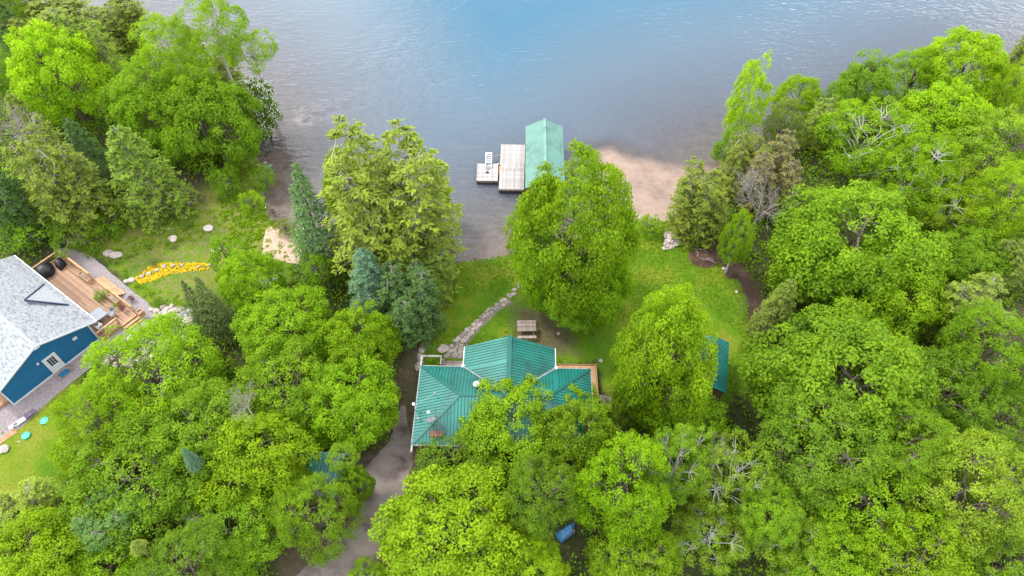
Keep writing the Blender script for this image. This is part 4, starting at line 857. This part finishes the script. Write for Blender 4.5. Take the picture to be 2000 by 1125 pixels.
def bare(seed, Rr=4., Bb=4., m='bare', depth=5):
    rs = np.random.RandomState(seed); mb = MB()
    def grow(p, d, l, r, k):
        q = p + d * l; mid = (p + q) / 2 + rs.normal(size=3) * l * .06; mb.tube([tuple(p), tuple(mid), tuple(q)], [r, r * .85, r * .68], 4 if k > 3 else 3, False)
        if k == 0: return
        for _ in range(3 if k > 1 else 4):
            nd = nrmz((d + rs.normal(size=3) * .62 + np.array([0, 0, .06]))[None])[0]; grow(q if rs.rand() < .6 else mid, nd, l * rs.uniform(.55, .85), r * .6, k - 1)
    for i in range(4): grow(np.array([0, 0, -Bb]), nrmz(np.array([[math.cos(i * 1.6), math.sin(i * 1.6), 1.3 + rs.rand()]]))[0], Bb * .62, .12, depth)
    return None, mb.mesh('limbs', M[m], True), None
PROTO = {}
def P_(k, r, b, v):
    zc_ = 0
    if v[0]:
        co = np.zeros(len(v[0].vertices) * 3, np.float32); v[0].vertices.foreach_get('co', co); co = co.reshape(-1, 3)
        lo, hi = np.quantile(co[:, 2], .004), np.quantile(co[:, 2], .996); zc_ = (lo + hi) / 2; b = (hi - lo) / 2; r = np.quantile(np.hypot(co[:, 0], co[:, 1]), .985)
    PROTO.setdefault(k, []).append((float(r), float(b)) + v + (float(zc_),))
for s in range(5): P_('broad', 5, 5, broad(11 + s * 5, nl=11 + s % 3))
for s in range(3): P_('fine', 5, 5, broad(71 + s * 3, nl=14, per=22, K=90, leaf=.20, puff=(.11, .19), lobe=(.30, .46), spread=.62, open_=.12))
for s in range(3): P_('airy', 5, 5, broad(101 + s * 3, nl=13, per=22, K=80, leaf=.20, puff=(.11, .19), lobe=(.28, .44), spread=.64, open_=.12, bark='birch'))
for s in range(2): P_('tall', 3.5, 6.5, broad(131 + s * 3, nl=12, per=16, K=95, leaf=.22, puff=(.12, .2), lobe=(.32, .48), spread=.6, Rr=3.5, Bb=6.5, bark='birch'))
for s in range(2): P_('bush', 2, 1.6, broad(151 + s, nl=6, per=10, K=42, leaf=.17, puff=(.2, .32), Rr=2., Bb=1.6))
for s in range(3): P_('cedar', 4, 6, cedar(21 + s, leaders=4 + s % 2))
for s in range(2): P_('conifer', 3.2, 5.5, cedar(41 + s, leaders=1, nb=120, sprays=19, loose=.25, pw=.6, card=.30, Rr=3.2, Bb=5.5))
for s in range(2): P_('spruce', 3, 6, spruce(31 + s))
for s in range(2): P_('bare', 4, 4, bare(61 + s))
BLOSSOM = {}
def blossoms(proto, key):
    C, O, RR = PROTO[key][proto][4]; rs = np.random.RandomState(5); k = 9; idx = np.repeat(np.arange(len(C)), k); idx = idx[rs.rand(len(idx)) < .7]
    d = nrmz(rs.normal(size=(len(idx), 3)) + O[idx] + np.array([0, 0, .9])); c = C[idx] + d * RR[idx][:, None] * 1.13
    V = np.concatenate([leaf_cards(c + rs.normal(size=c.shape) * .05, d + rs.normal(size=d.shape) * .4, .24, .22, rs) for _ in range(2)])
    return cards_mesh('blossom', V, np.ones(len(V) // 4), M['flower_white'])
def trunk_mesh(m):
    mb = MB(); rs = np.random.RandomState(1); mb.tube([(0, 0, -.05), (.0, .0, .06), (.03, .01, .4), (-.02, .02, .7), (0, 0, 1)], [1.5, 1.05, .85, .75, .62], 8, False)
    return mb.mesh('trunk', m, True)
TR = {k: trunk_mesh(M[k]) for k in ('bark', 'birch', 'bare')}
LEAFC = dict(juni=(.125, .180, .050), lime=(.245, .375, .014), bright=(.198, .320, .013), green=(.165, .280, .017), mid=(.140, .240, .020), dark=(.06, .14, .012), birch=(.205, .315, .028), pale=(.19, .25, .06),
             gold=(.195, .265, .032), olive=(.165, .215, .030), cedar=(.155, .215, .030), spruce=(.07, .14, .045), blue=(.105, .20, .115), teal=(.080, .150, .038), conif=(.08, .145, .03), brown=(.17, .16, .06), fgreen=(.105, .19, .060))
count = {}
def tree(kind, name, px, py, rx, ry, colr, label, cat='tree', clear=.22, zc=None, var=None, blossom=False, trunk=None, asp=None):
    if kind in ('broad', 'fine') and cat == 'tree' and (px > 1480 or px < 600): rx *= 1.10; ry *= 1.07
    v = count.get(kind, 0) if var is None else var; count[kind] = v + 1; pr = PROTO[kind]; pi = v % len(pr); r0, b0, crown, limbs, _, zoff = pr[pi]
    low = kind in ('spruce', 'conifer', 'cedar', 'bush'); z = zc if zc is not None else 5.
    if low: clear = min(clear, .06)
    for _ in range(14):
        c = G(px, py, z); t = (H - z) / (SP - (562.5 - py) / FPX * CP); a = rx * t / FPX
        dn = math.atan2(H - z, math.hypot(c.x, c.y)); hh = ry * t / FPX; b = math.sqrt(max(hh * hh - (a * math.sin(dn)) ** 2, 0)) / math.cos(dn)
        b = min(max(b, a * (.62 if not low else .55)), a * 2.3)
        if zc is None: z = z + (b * (1 + clear) - z) * .6
    gz_ = hz(c.x, c.y); root = empty(name, (c.x, c.y, gz_), random.uniform(0, 6.28), label, cat)
    z -= gz_
    sc = (a / r0, a / r0, b / b0); zk = z; z = z - zoff * b / b0
    if crown:
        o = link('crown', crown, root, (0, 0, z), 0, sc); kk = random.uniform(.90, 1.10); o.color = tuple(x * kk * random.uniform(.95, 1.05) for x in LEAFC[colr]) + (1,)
    link('limbs', limbs, root, (0, 0, z), 0, sc)
    if blossom:
        k = (kind, pi)
        if k not in BLOSSOM: BLOSSOM[k] = blossoms(pi, kind)
        link('blossom', BLOSSOM[k], root, (0, 0, z), 0, sc)
    if kind not in ('bush',):
        tr_ = trunk or ('birch' if kind in ('airy', 'tall') else 'bare' if kind == 'bare' else 'bark'); th = max(.5, zk - b * (.5 if not low and kind != 'bare' else .95)); rr = .045 * a + .05
        rr *= .45 if name == 'dead_treetop' else 1
        link('trunk', TR[tr_], root, (0, 0, -.15), 0, (rr, rr, th + .3))
    return root
T = tree
# central and right-hand trees over the lawn
T('broad','maple_tree',1120,455,132,160,'bright','tall bright green maple standing between the picnic table and the boathouse', var=3)
T('broad','maple_tree',1118,590,62,48,'green','lower leafy skirt of maple right above the picnic table end', zc=3.6, var=2)
T('broad','maple_tree',1160,540,88,92,'bright','right-hand lower half of the tall maple beside the boathouse view', var=4)
T('broad','maple_tree',1065,520,68,80,'bright','left-hand lower half of the tall maple above the stone path end', var=2)
T('fine','maple_tree',1045,425,48,50,'pale','small pale-leaved tree at the left side of the central maple over the dock end', zc=5)
T('broad','maple_tree',1300,692,112,134,'bright','bright green maple hiding the left half of the green garden shed', var=1)
T('broad','maple_tree',1325,800,92,62,'bright','shaded maple crown just below the green garden shed', var=3)
T('fine','young_tree',1222,785,34,52,'green','thin green tree at the end of the grey side stairs')
# over the house
T('broad','maple_tree',988,838,118,110,'bright','large maple covering the middle of the green house roof', var=2)
T('broad','maple_tree',1130,862,88,92,'green','rounded maple over the lower right corner of the green house roof', var=4)
T('fine','maple_tree',905,905,100,75,'mid','darker maple between the house corner and the lime crown by the driveway')
T('fine','maple_tree',1060,960,80,80,'mid','shaded maple above the blue tarp pile', zc=6)
T('broad','maple_tree',885,1040,150,120,'lime','yellow-green maple with cloud-like puffs beside the lower driveway', var=0)
T('broad','maple_tree',1030,1110,80,60,'lime','small lime maple at the bottom edge right of the cloud-like puffy maple', var=3)
T('fine','maple_tree',720,1135,50,35,'lime','lime treetop at the bottom edge right on the driveway')
T('fine','maple_tree',1215,950,98,108,'bright','bright maple right of the blue tarp pile')
T('fine','maple_tree',1240,1080,95,75,'bright','bright maple at the bottom edge below the blue tarp pile')
# birches bottom right
T('broad','maple_tree',1010,786,84,76,'bright','maple crown whose top meets the roof ridge of the green house', var=1)
T('broad','maple_tree',1112,818,82,56,'bright','maple crown against the right hip of the green house roof', var=0)
T('airy','birch_tree',1325,900,70,85,'birch','thin yellow-green birch with white limbs left of the leaning birch')
T('airy','birch_tree',1430,935,92,95,'birch','leaning birch with exposed white branches at lower right centre')
T('airy','birch_tree',1385,1040,85,75,'birch','airy birch near the bottom edge below the leaning birch')
T('airy','birch_tree',1560,1060,95,72,'birch','airy birch with a white forked trunk at the bottom edge')
T('bare','dead_treetop',1405,872,24,34,'brown','bare white dead treetop above the leaning birch', zc=8, trunk='birch')
T('fine','maple_tree',1700,960,128,108,'bright','olive-green fine-leaved tree in the lower right wood')
T('fine','maple_tree',1890,950,120,115,'birch','yellow-green fine-leaved tree in the lower right corner wood')
T('broad','maple_tree',1620,1090,90,70,'bright','bright maple at the bottom edge right of the forked birch')
T('fine','maple_tree',1790,1100,110,60,'bright','bright tree at the bottom edge near the right corner')
T('fine','maple_tree',1975,1090,80,70,'green','green tree filling the bottom right corner')
T('broad','maple_tree',1510,1000,60,50,'green','darker green crown in the gap right of the leaning birch', zc=5)
# right-hand wood
T('broad','maple_tree',1650,740,170,120,'green','broad layered green maple in the middle of the right-hand wood', var=1)
T('fine','maple_tree',1610,860,120,72,'mid','darker maple hanging below the broad layered maple', zc=6)
T('fine','maple_tree',1770,860,90,60,'green','green tree below the right end of the broad layered maple', zc=6)
T('broad','maple_tree',1670,470,148,128,'green','big green maple above the stream bend', var=4)
T('broad','maple_tree',1740,560,105,70,'bright','bright lower half of canopy between the stream and the bare fallen trunk', var=2)
T('tall','poplar_tree',1462,195,42,88,'lime','tall narrow poplar rising against the lake at the right shore')
T('fine','maple_tree',1430,290,38,42,'green','bright green shrub-like tree at the water below the tall poplar')
T('broad','maple_tree',1562,192,45,45,'bright','rounded green maple just right of the tall poplar')
T('cedar','cedar_tree',1600,240,35,48,'gold','small golden cedar between the two shoreline maples')
T('fine','maple_tree',1530,240,35,45,'pale','small tree with silvery leaves behind the grey-brown cedar')
T('broad','maple_tree',1690,170,60,62,'mid','darker green maple at the shoreline with glossy leaves')
T('broad','maple_tree',1880,135,80,72,'lime','tallest lime green crown reaching into the water at upper right')
T('fine','maple_tree',1790,140,50,50,'bright','soft green crown left of the tallest lime one at upper right')
T('fine','maple_tree',1975,180,50,70,'lime','lime crown at the upper right edge of the photo')
T('cedar','cedar_tree',1992,110,22,40,'gold','golden treetop cut by the upper right photo edge')
T('airy','birch_tree',1700,270,110,75,'bright','spreading birch with a fan of white limbs in the right wood')
T('airy','birch_tree',1790,335,95,85,'bright','birch with long white upright branches above the big green maple')
T('broad','maple_tree',1840,240,90,75,'lime','lime crown in the middle of the upper right wood')
T('fine','maple_tree',1930,290,90,80,'birch','yellowish crown near the right edge of the upper wood')
T('airy','birch_tree',1870,400,100,75,'bright','birch with bare white twigs left of the dark gap in the right wood')
T('fine','maple_tree',1960,400,70,80,'bright','bright crown at the right edge beside the twiggy birch')
T('broad','maple_tree',1900,500,70,55,'green','round green crown below the twiggy birch')
T('cedar','cedar_tree',1975,500,50,60,'cedar','olive cedar at the right edge above the brown-topped tree')
T('cedar','cedar_tree',1900,610,80,75,'olive','brown-topped olive tree at the right side of the wood')
T('fine','maple_tree',1940,680,95,95,'green','green tree right beside the brown-topped olive one')
T('fine','maple_tree',1860,760,90,75,'mid','dark green tree below the brown-topped olive one')
T('fine','maple_tree',1960,820,75,55,'mid','shaded tree at the right edge above the lower corner wood')
T('cedar','cedar_tree',1372,395,62,72,'olive','olive round cedar at the right end of the beach')
T('bare','bare_tree',1500,370,58,72,'brown','leafless grey tangle beside the olive cedar', zc=6)
T('cedar','cedar_tree',1510,345,60,70,'brown','brownish sparse cedar mixed with the grey tangle')
T('cedar','cedar_tree',1462,320,50,60,'olive','greyish olive cedar leaning over the shore')
T('fine','young_maple',1442,465,36,56,'bright','small bright maple with a thin pale trunk by the stream', zc=5, trunk='birch')
T('conifer','cedar_tree',1522,600,42,62,'cedar','rounded olive cedar beside the stream')
T('conifer','cedar_tree',1575,650,48,50,'conif','dark low conifer between the stream cedar and the layered maple')
T('bush','leafy_bush',1545,490,40,40,'mid','dark bush under the left edge of the big green maple')
# centre-left trees by the water
T('spruce','spruce_tree',608,425,60,124,'fgreen','tall pointed blue-green spruce at the edge of the bay', var=0)
T('cedar','cedar_tree',770,400,130,158,'gold','large yellow-green cedar with grey inner branches by the water', var=0)
T('broad','maple_tree',690,370,60,90,'bright','bright green maple behind the left side of the large yellow-green cedar', var=3)
T('broad','maple_tree',838,372,42,58,'green','green tree peeking out right of the large yellow-green cedar', var=1, zc=4)
T('conifer','spruce_tree',722,555,54,76,'blue','pale blue-green spruce left of the lawn', var=0)
T('cedar','cedar_tree',795,590,65,75,'teal','drooping dark green conifer beside the stone slabs', var=1)
T('cedar','cedar_tree',830,540,55,60,'cedar','lower olive boughs of cedar reaching over the lawn', var=2)
T('bush','leafy_bush',622,535,38,45,'green','green bush at the foot of the pointed blue-green spruce')
T('broad','flowering_bush',492,548,68,62,'bright','bright bush with white blossom right of the yellow flower path', blossom=False, cat='bush')
T('spruce','juniper_tree',412,598,40,66,'juni','dark two-topped juniper, taller right one, by the boulder bank', var=1)
T('spruce','juniper_tree',382,596,32,56,'juni','dark two-topped juniper, thinner left one, by the boulder bank', var=0)
T('spruce','juniper_tree',438,618,32,42,'juni','low dark juniper right behind the two-topped one', var=1)
T('broad','maple_tree',565,640,92,65,'bright','bright maple left of the pale blue-green spruce', var=0)
T('broad','maple_tree',700,665,82,80,'bright','bright maple directly below the pale blue-green spruce', var=4)
T('broad','maple_tree',688,782,105,95,'bright','wide maple left of the green house across the dirt strip', var=2)
T('fine','maple_tree',560,750,95,90,'green','shaded maple filling the gap left of the wide maple')
T('bare','dead_tree',470,772,30,40,'brown','small leafless grey tree among the left maples', zc=10)
T('fine','maple_tree',290,730,125,85,'bright','bright maple overhanging the lower boulder bank')
T('fine','maple_tree',200,830,100,95,'bright','open-leaved maple beside the green septic lids')
T('fine','maple_tree',270,930,130,95,'green','green maple below the septic lids lawn')
T('broad','maple_tree',400,850,110,105,'green','dense maple in the middle of the lower left wood', var=3)
T('spruce','spruce_tree',370,893,17,26,'blue','small blue-grey spruce top poking out in the lower left wood', zc=7)
T('broad','maple_tree',500,900,112,108,'bright','large maple left of the woodland shed', var=1)
T('broad','maple_tree',692,948,38,44,'green','leafy maple overhanging the left edge of the driveway near the woodland shed', var=2)
T('fine','young_maple',668,893,34,24,'green','thin maple over the right end of the woodland shed roof', zc=5)
T('fine','maple_tree',615,1000,88,92,'green','maple hanging over the left edge of the driveway')
T('broad','maple_tree',470,1030,95,75,'green','green maple at the bottom between the pine tip and the driveway')
T('cedar','larch_tree',45,1010,78,72,'gold','feathery pale yellow larch at the lower left edge')
T('broad','maple_tree',60,1105,110,55,'lime','lime maple in the bottom left corner', var=2)
T('broad','maple_tree',215,1105,75,50,'bright','bright maple at the bottom edge near the left corner', var=4)
T('cedar','pine_tree',215,1010,65,48,'conif','dark shaded conifer in the gap of the lower left wood', zc=4)
T('conifer','pine_tree',268,1066,17,17,'cedar','tiny star-shaped pine tip in the dark gap at lower left', zc=7)
T('fine','maple_tree',360,1110,90,45,'mid','dark green tree at the bottom edge right of the tiny pine tip', zc=5)
T('bare','brush_tree',385,1030,38,28,'brown','tangle of brown dead branches in the lower left wood', zc=4)
# upper left wood
T('broad','maple_tree',115,150,85,88,'lime','bright lime maple near the upper left corner', var=0)
T('cedar','cedar_tree',192,110,48,85,'gold','tall golden-olive cedar right beside the bright lime maple')
T('cedar','cedar_tree',110,30,70,45,'olive','olive cedar at the top edge near the left corner')
T('cedar','cedar_tree',230,35,60,48,'olive','olive cedar at the top edge beside the lake glimpse')
T('fine','maple_tree',15,10,50,45,'green','green tree in the extreme upper left corner')
T('conifer','cedar_tree',60,95,45,60,'olive','olive cedar between the corner and the bright lime maple')
T('fine','maple_tree',30,150,40,45,'mid','shaded tree left of the bright lime maple', zc=4)
T('conifer','cedar_tree',25,70,45,75,'conif','dark cedar in the upper left corner')
T('airy','birch_tree',415,55,72,68,'bright','airy birch at the top with white limbs over the lake', zc=12)
T('airy','birch_tree',325,80,70,62,'bright','airy birch at the top left of the lakeside one', zc=11)
T('airy','birch_tree',492,95,48,42,'bright','birch bough stretching right over the lake', zc=9)
T('broad','maple_tree',300,200,92,88,'green','green maple in the middle of the upper left wood', var=4)
T('broad','maple_tree',408,232,92,88,'green','dense green maple with a visible grey trunk near the bank', var=1)
T('fine','maple_tree',395,140,70,50,'bright','bright crown above the dense bankside maple')
T('cedar','shoreline_cedar',455,170,34,52,'olive','narrow olive cedar left of the white-flowering tree')
T('broad','flowering_tree',508,208,36,50,'mid','tree covered in white flowers leaning over the lake', blossom=True, zc=3.5, var=0)
T('cedar','cedar_tree',115,345,78,110,'cedar','drooping olive cedar at the left with yellowish tips')
T('conifer','cedar_tree',60,250,40,70,'olive','olive cedar behind the leafless grey tree at the left')
T('bare','bare_tree',32,235,48,55,'brown','leafless grey tree near the left edge', zc=8)
T('conifer','spruce_tree',170,300,42,72,'teal','dark green spruce between the two drooping cedars')
T('conifer','cedar_tree',272,335,72,95,'cedar','broad layered olive cedar beside the largest grey boulder', var=0)
T('cedar','cedar_tree',15,400,50,75,'conif','dark cedar at the left edge above the blue house')
T('bush','leafy_bush',442,352,34,34,'green','round leafy bush on the bank by the grey trunk', cat='bush')
T('bush','round_bush',518,345,27,26,'mid','neat round bush hanging over the bay', cat='bush')
T('bush','leafy_bush',60,455,60,32,'green','leafy hedge behind the roof of the blue house', cat='bush')
T('bush','leafy_bush',150,460,55,26,'mid','leafy hedge beside the deck corner', cat='bush')
T('bush','leafy_bush',215,430,40,25,'green','leafy bush where the hedge meets the layered cedar', cat='bush')
T('bush','leafy_bush',480,300,26,30,'olive','olive bush on the bank above the shore rocks', cat='bush')
T('bush','leafy_bush',490,395,28,25,'bright','bright low bush on the bank by the bay', cat='bush')
T('bush','leafy_bush',560,445,28,22,'olive','scrubby bush between the bay and the sand patch', cat='bush')
T('bush','grassy_bush',450,500,45,45,'green','lush green bush right of the yellow flower path', cat='bush')
T('bush','leafy_bush',1270,440,30,12,'bright','low plants along the beach edge', cat='bush')
T('bush','leafy_bush',830,760,0.1,0.1,'green','x') if False else None
# small garden plants (single things)
for px, py, r, c_, lab in [(199,576,17,'green','lime green shrub on the sun deck planter'),(225,597,7,'green','small green shrub in a pot on the sun deck'),(1094,706,6,'birch','pale hosta by the gutter corner at the orange deck'),(1183,708,0,'x','x'),
    (1134,709,10,'bright','low leafy plant against the orange deck'),(845,703,8,'lime','yellow-green plant inside the grey rail corner'),(284,594,0,'x','x'),
    (285,586,0,'x','x'),(308,590,14,'green','dark green clump above the boulder bank'),(358,598,13,'bright','leafy clump at the top right of the boulder bank'),(365,440,12,'mid','dark green clump left of the white boulder'),
    (325,470,6,'birch','pale hosta left of the oval white boulder'),(338,479,6,'pale','hosta in front of the oval white boulder'),(352,466,6,'bright','hosta right of the oval white boulder'),
    (419,477,12,'bright','round leafy plant above the white boulder'),(214,508,5,'pale','hosta below the pinkish boulder'),(227,511,6,'pale','hosta between the two touching boulders'),(248,500,6,'birch','hosta right of the touching boulders'),
    (228,487,5,'bright','small plant above the touching boulders'),(240,525,4,'lime','lime tuft upper one beside the gravel'),(243,536,4,'lime','lime tuft lower one beside the gravel'),(265,556,5,'lime','lime tuft by the white stones'),(291,572,4,'lime','lime tuft on its own below the yellow path'),
    (285,480,10,'birch','variegated white and green plant in the garden'),(300,512,8,'pale','pale plant above the yellow path')]:
    if r == 0: continue
    r = r * 1.45 if r < 9 and px < 500 and not (px < 232 and py > 570) else r
    T('bush', 'garden_plant', px, py, r, r * .8, c_, lab, 'plant', zc=.9 if px < 232 and py > 570 else .3)
o = T('bush', 'purple_shrub', 239, 602, 7, 6, 'brown', 'small purple-leaved shrub on the sun deck', 'plant', zc=.9); o.children[0].color = (.16, .03, .055, 1)
o = T('bush', 'purple_shrub', 256, 583, 8, 7, 'brown', 'sparse reddish shrub outside the deck rail on the gravel', 'plant', zc=.4); o.children[0].color = (.13, .05, .04, 1)
# blossoms on the flowering bush right of the flower path
fb = [o for o in COL.objects if o.name.startswith('flowering_bush')][0]; rs = np.random.RandomState(9); c0 = G(490, 540, 3.2); C = []
for _ in range(26):
    p = G(rs.uniform(455, 545), rs.uniform(530, 560), 0); C += [(p.x * .94 + rs.normal() * .12, p.y * .94 + rs.normal() * .12, 3.1 + rs.normal() * .15) for _ in range(7)]
C = np.array(C); me = cards_mesh('blossom', leaf_cards(C, rs.normal(size=C.shape) * .5 + np.array([0, 0, 1]), .22, .2, rs), np.ones(len(C)), M['flower_white']); o = link('blossom', me); o.parent = fb; o.matrix_parent_inverse = (Matrix.Translation(fb.location) @ Matrix.Rotation(fb.rotation_euler.z, 4, 'Z')).inverted()
# ground-hugging stuff -------------------------------------------
rs = np.random.RandomState(12)
def region_pts(n, x0, x1, y0, y1, test):
    P = np.column_stack([rs.uniform(x0, x1, n), rs.uniform(y0, y1, n)]); return P[test(P)]
def clumps(name, P, r, K, leaf, colr, label=None, up=.5, tall=1., m='leaf', tb=.45):
    n = len(P); idx = np.repeat(np.arange(n), K); T_ = len(idx); z = hgt(P); rr = r * rs.uniform(.5, 1.3, n)
    d = nrmz(rs.normal(size=(T_, 3)) + np.array([0, 0, up])); d[:, 2] = np.abs(d[:, 2])
    c = np.column_stack([P, z])[idx] + d * rr[idx][:, None] * rs.uniform(.4, 1, (T_, 1)) * np.array([1, 1, tall])
    V = leaf_cards(c, d + rs.normal(size=(T_, 3)) * .5, leaf * rs.uniform(.7, 1.3, T_), leaf * .7, rs); o = link(name, cards_mesh(name, V, rs.uniform(tb - .3, tb + .3, n)[idx] + rs.normal(size=T_) * .1, M[m])); o.color = tuple(LEAFC[colr]) + (1,)
    return tag(o, kind='stuff')
lawns = lambda P: np.max([sdist(P, q) for q in LAWN], 0)
DRV = pxpoly([(770,872),(803,872),(800,905),(790,945),(786,980),(770,1010),(750,1050),(742,1090),(735,1170),(470,1290),(600,1110),(672,1040),(705,955),(745,885)])
HOUSES = [np.array([(-8.2, 22.5), (7.8, 22.5), (7.8, 33), (-8.2, 33)]), np.array([tuple(LW(*q)[:2]) for q in ((-1.5, -5), (13, -5), (13, 10), (-1.5, 10))]), np.array([(-15.3, 19.6), (-12.2, 19.6), (-12.2, 23.4), (-15.3, 23.4)]), np.array([(14.2, 28), (18.2, 28), (18.2, 34), (14.2, 34)]), np.array([(2.5, 16.5), (5.4, 16.5), (5.4, 19.2), (2.5, 19.2)])]
BANKS = [pxpoly([(294,603),(330,598),(372,606),(388,640),(370,668),(345,690),(300,730),(230,750),(185,740),(150,735),(215,690),(262,658)])]
clear_ = lambda P: ~(inside(P, DRV) | (seg_dist(P, DRV) < .6)) & ~np.any([inside(P, h) for h in HOUSES + BANKS], 0) & (np.max([sdist(P, q) for q in DIRT], 0) < .2) & (seg_dist(P, stream, False) > .9)
P = region_pts(12000, -66, 66, 12, 86, lambda P: (lawns(P) < -.3) & (sdist(P, land) > .6) & clear_(P)); clumps('undergrowth', P, 1.05, 20, .27, 'green', tall=1.2)
P = region_pts(2500, -46, -20, 36, 62, lambda P: (sdist(P, LAWN[1]) > .2) & (sdist(P, land) > .3) & clear_(P) & (wob(P, 1.6) > .15)); clumps('garden_growth', P, .30, 14, .16, 'bright', tall=.6)
SANDP = pxpoly([(520,452),(536,436),(556,440),(572,455),(590,475),(585,515),(560,512),(530,505),(512,500)])
P = region_pts(1500, -34, -18, 38, 66, lambda P: (sdist(P, land) > .1) & (sdist(P, land) < 4.5) & (sdist(P, SANDP) < -.3)); clumps('bank_growth', P, .42, 18, .2, 'bright', tall=.9)
P = region_pts(48000, -16, 22, 24, 50, lambda P: (sdist(P, LAWN[0]) > 0) & (sdist(P, land) > .15) & clear_(P) & (wob(P, 2.5) > -.2)); clumps('lawn_tufts', P, .11, 4, .10, 'green', tall=.5, tb=.5)
P = region_pts(2400, -10, 22, 38, 50, lambda P: (sdist(P, land) > -.05) & (sdist(P, land) < .55)); clumps('shore_grass', P, .2, 14, .13, 'bright', tall=.9)
P = region_pts(900, 6, 24, 28, 50, lambda P: (seg_dist(P, stream, False) > .55) & (seg_dist(P, stream, False) < 1.5)); clumps('stream_growth', P, .22, 14, .15, 'bright', tall=.8)
YEL = pxpoly([(262,543),(275,532),(292,522),(312,514),(340,512),(365,514),(395,513),(410,517),(408,526),(385,528),(360,531),(335,533),(318,541),(298,548),(276,556)])
P = region_pts(24000, -40, -20, 36, 50, lambda P: inside(P, YEL)); P = P[np.all([np.hypot(P[:, 0] - G(a, b).x, P[:, 1] - G(a, b).y) > .2 for a, b in ((277,541),(291,535),(307,528),(321,521),(338,520),(355,519))], 0)]
clumps('yellow_flowers', P, .15, 9, .14, 'lime', tall=.7, m='flower_yellow')
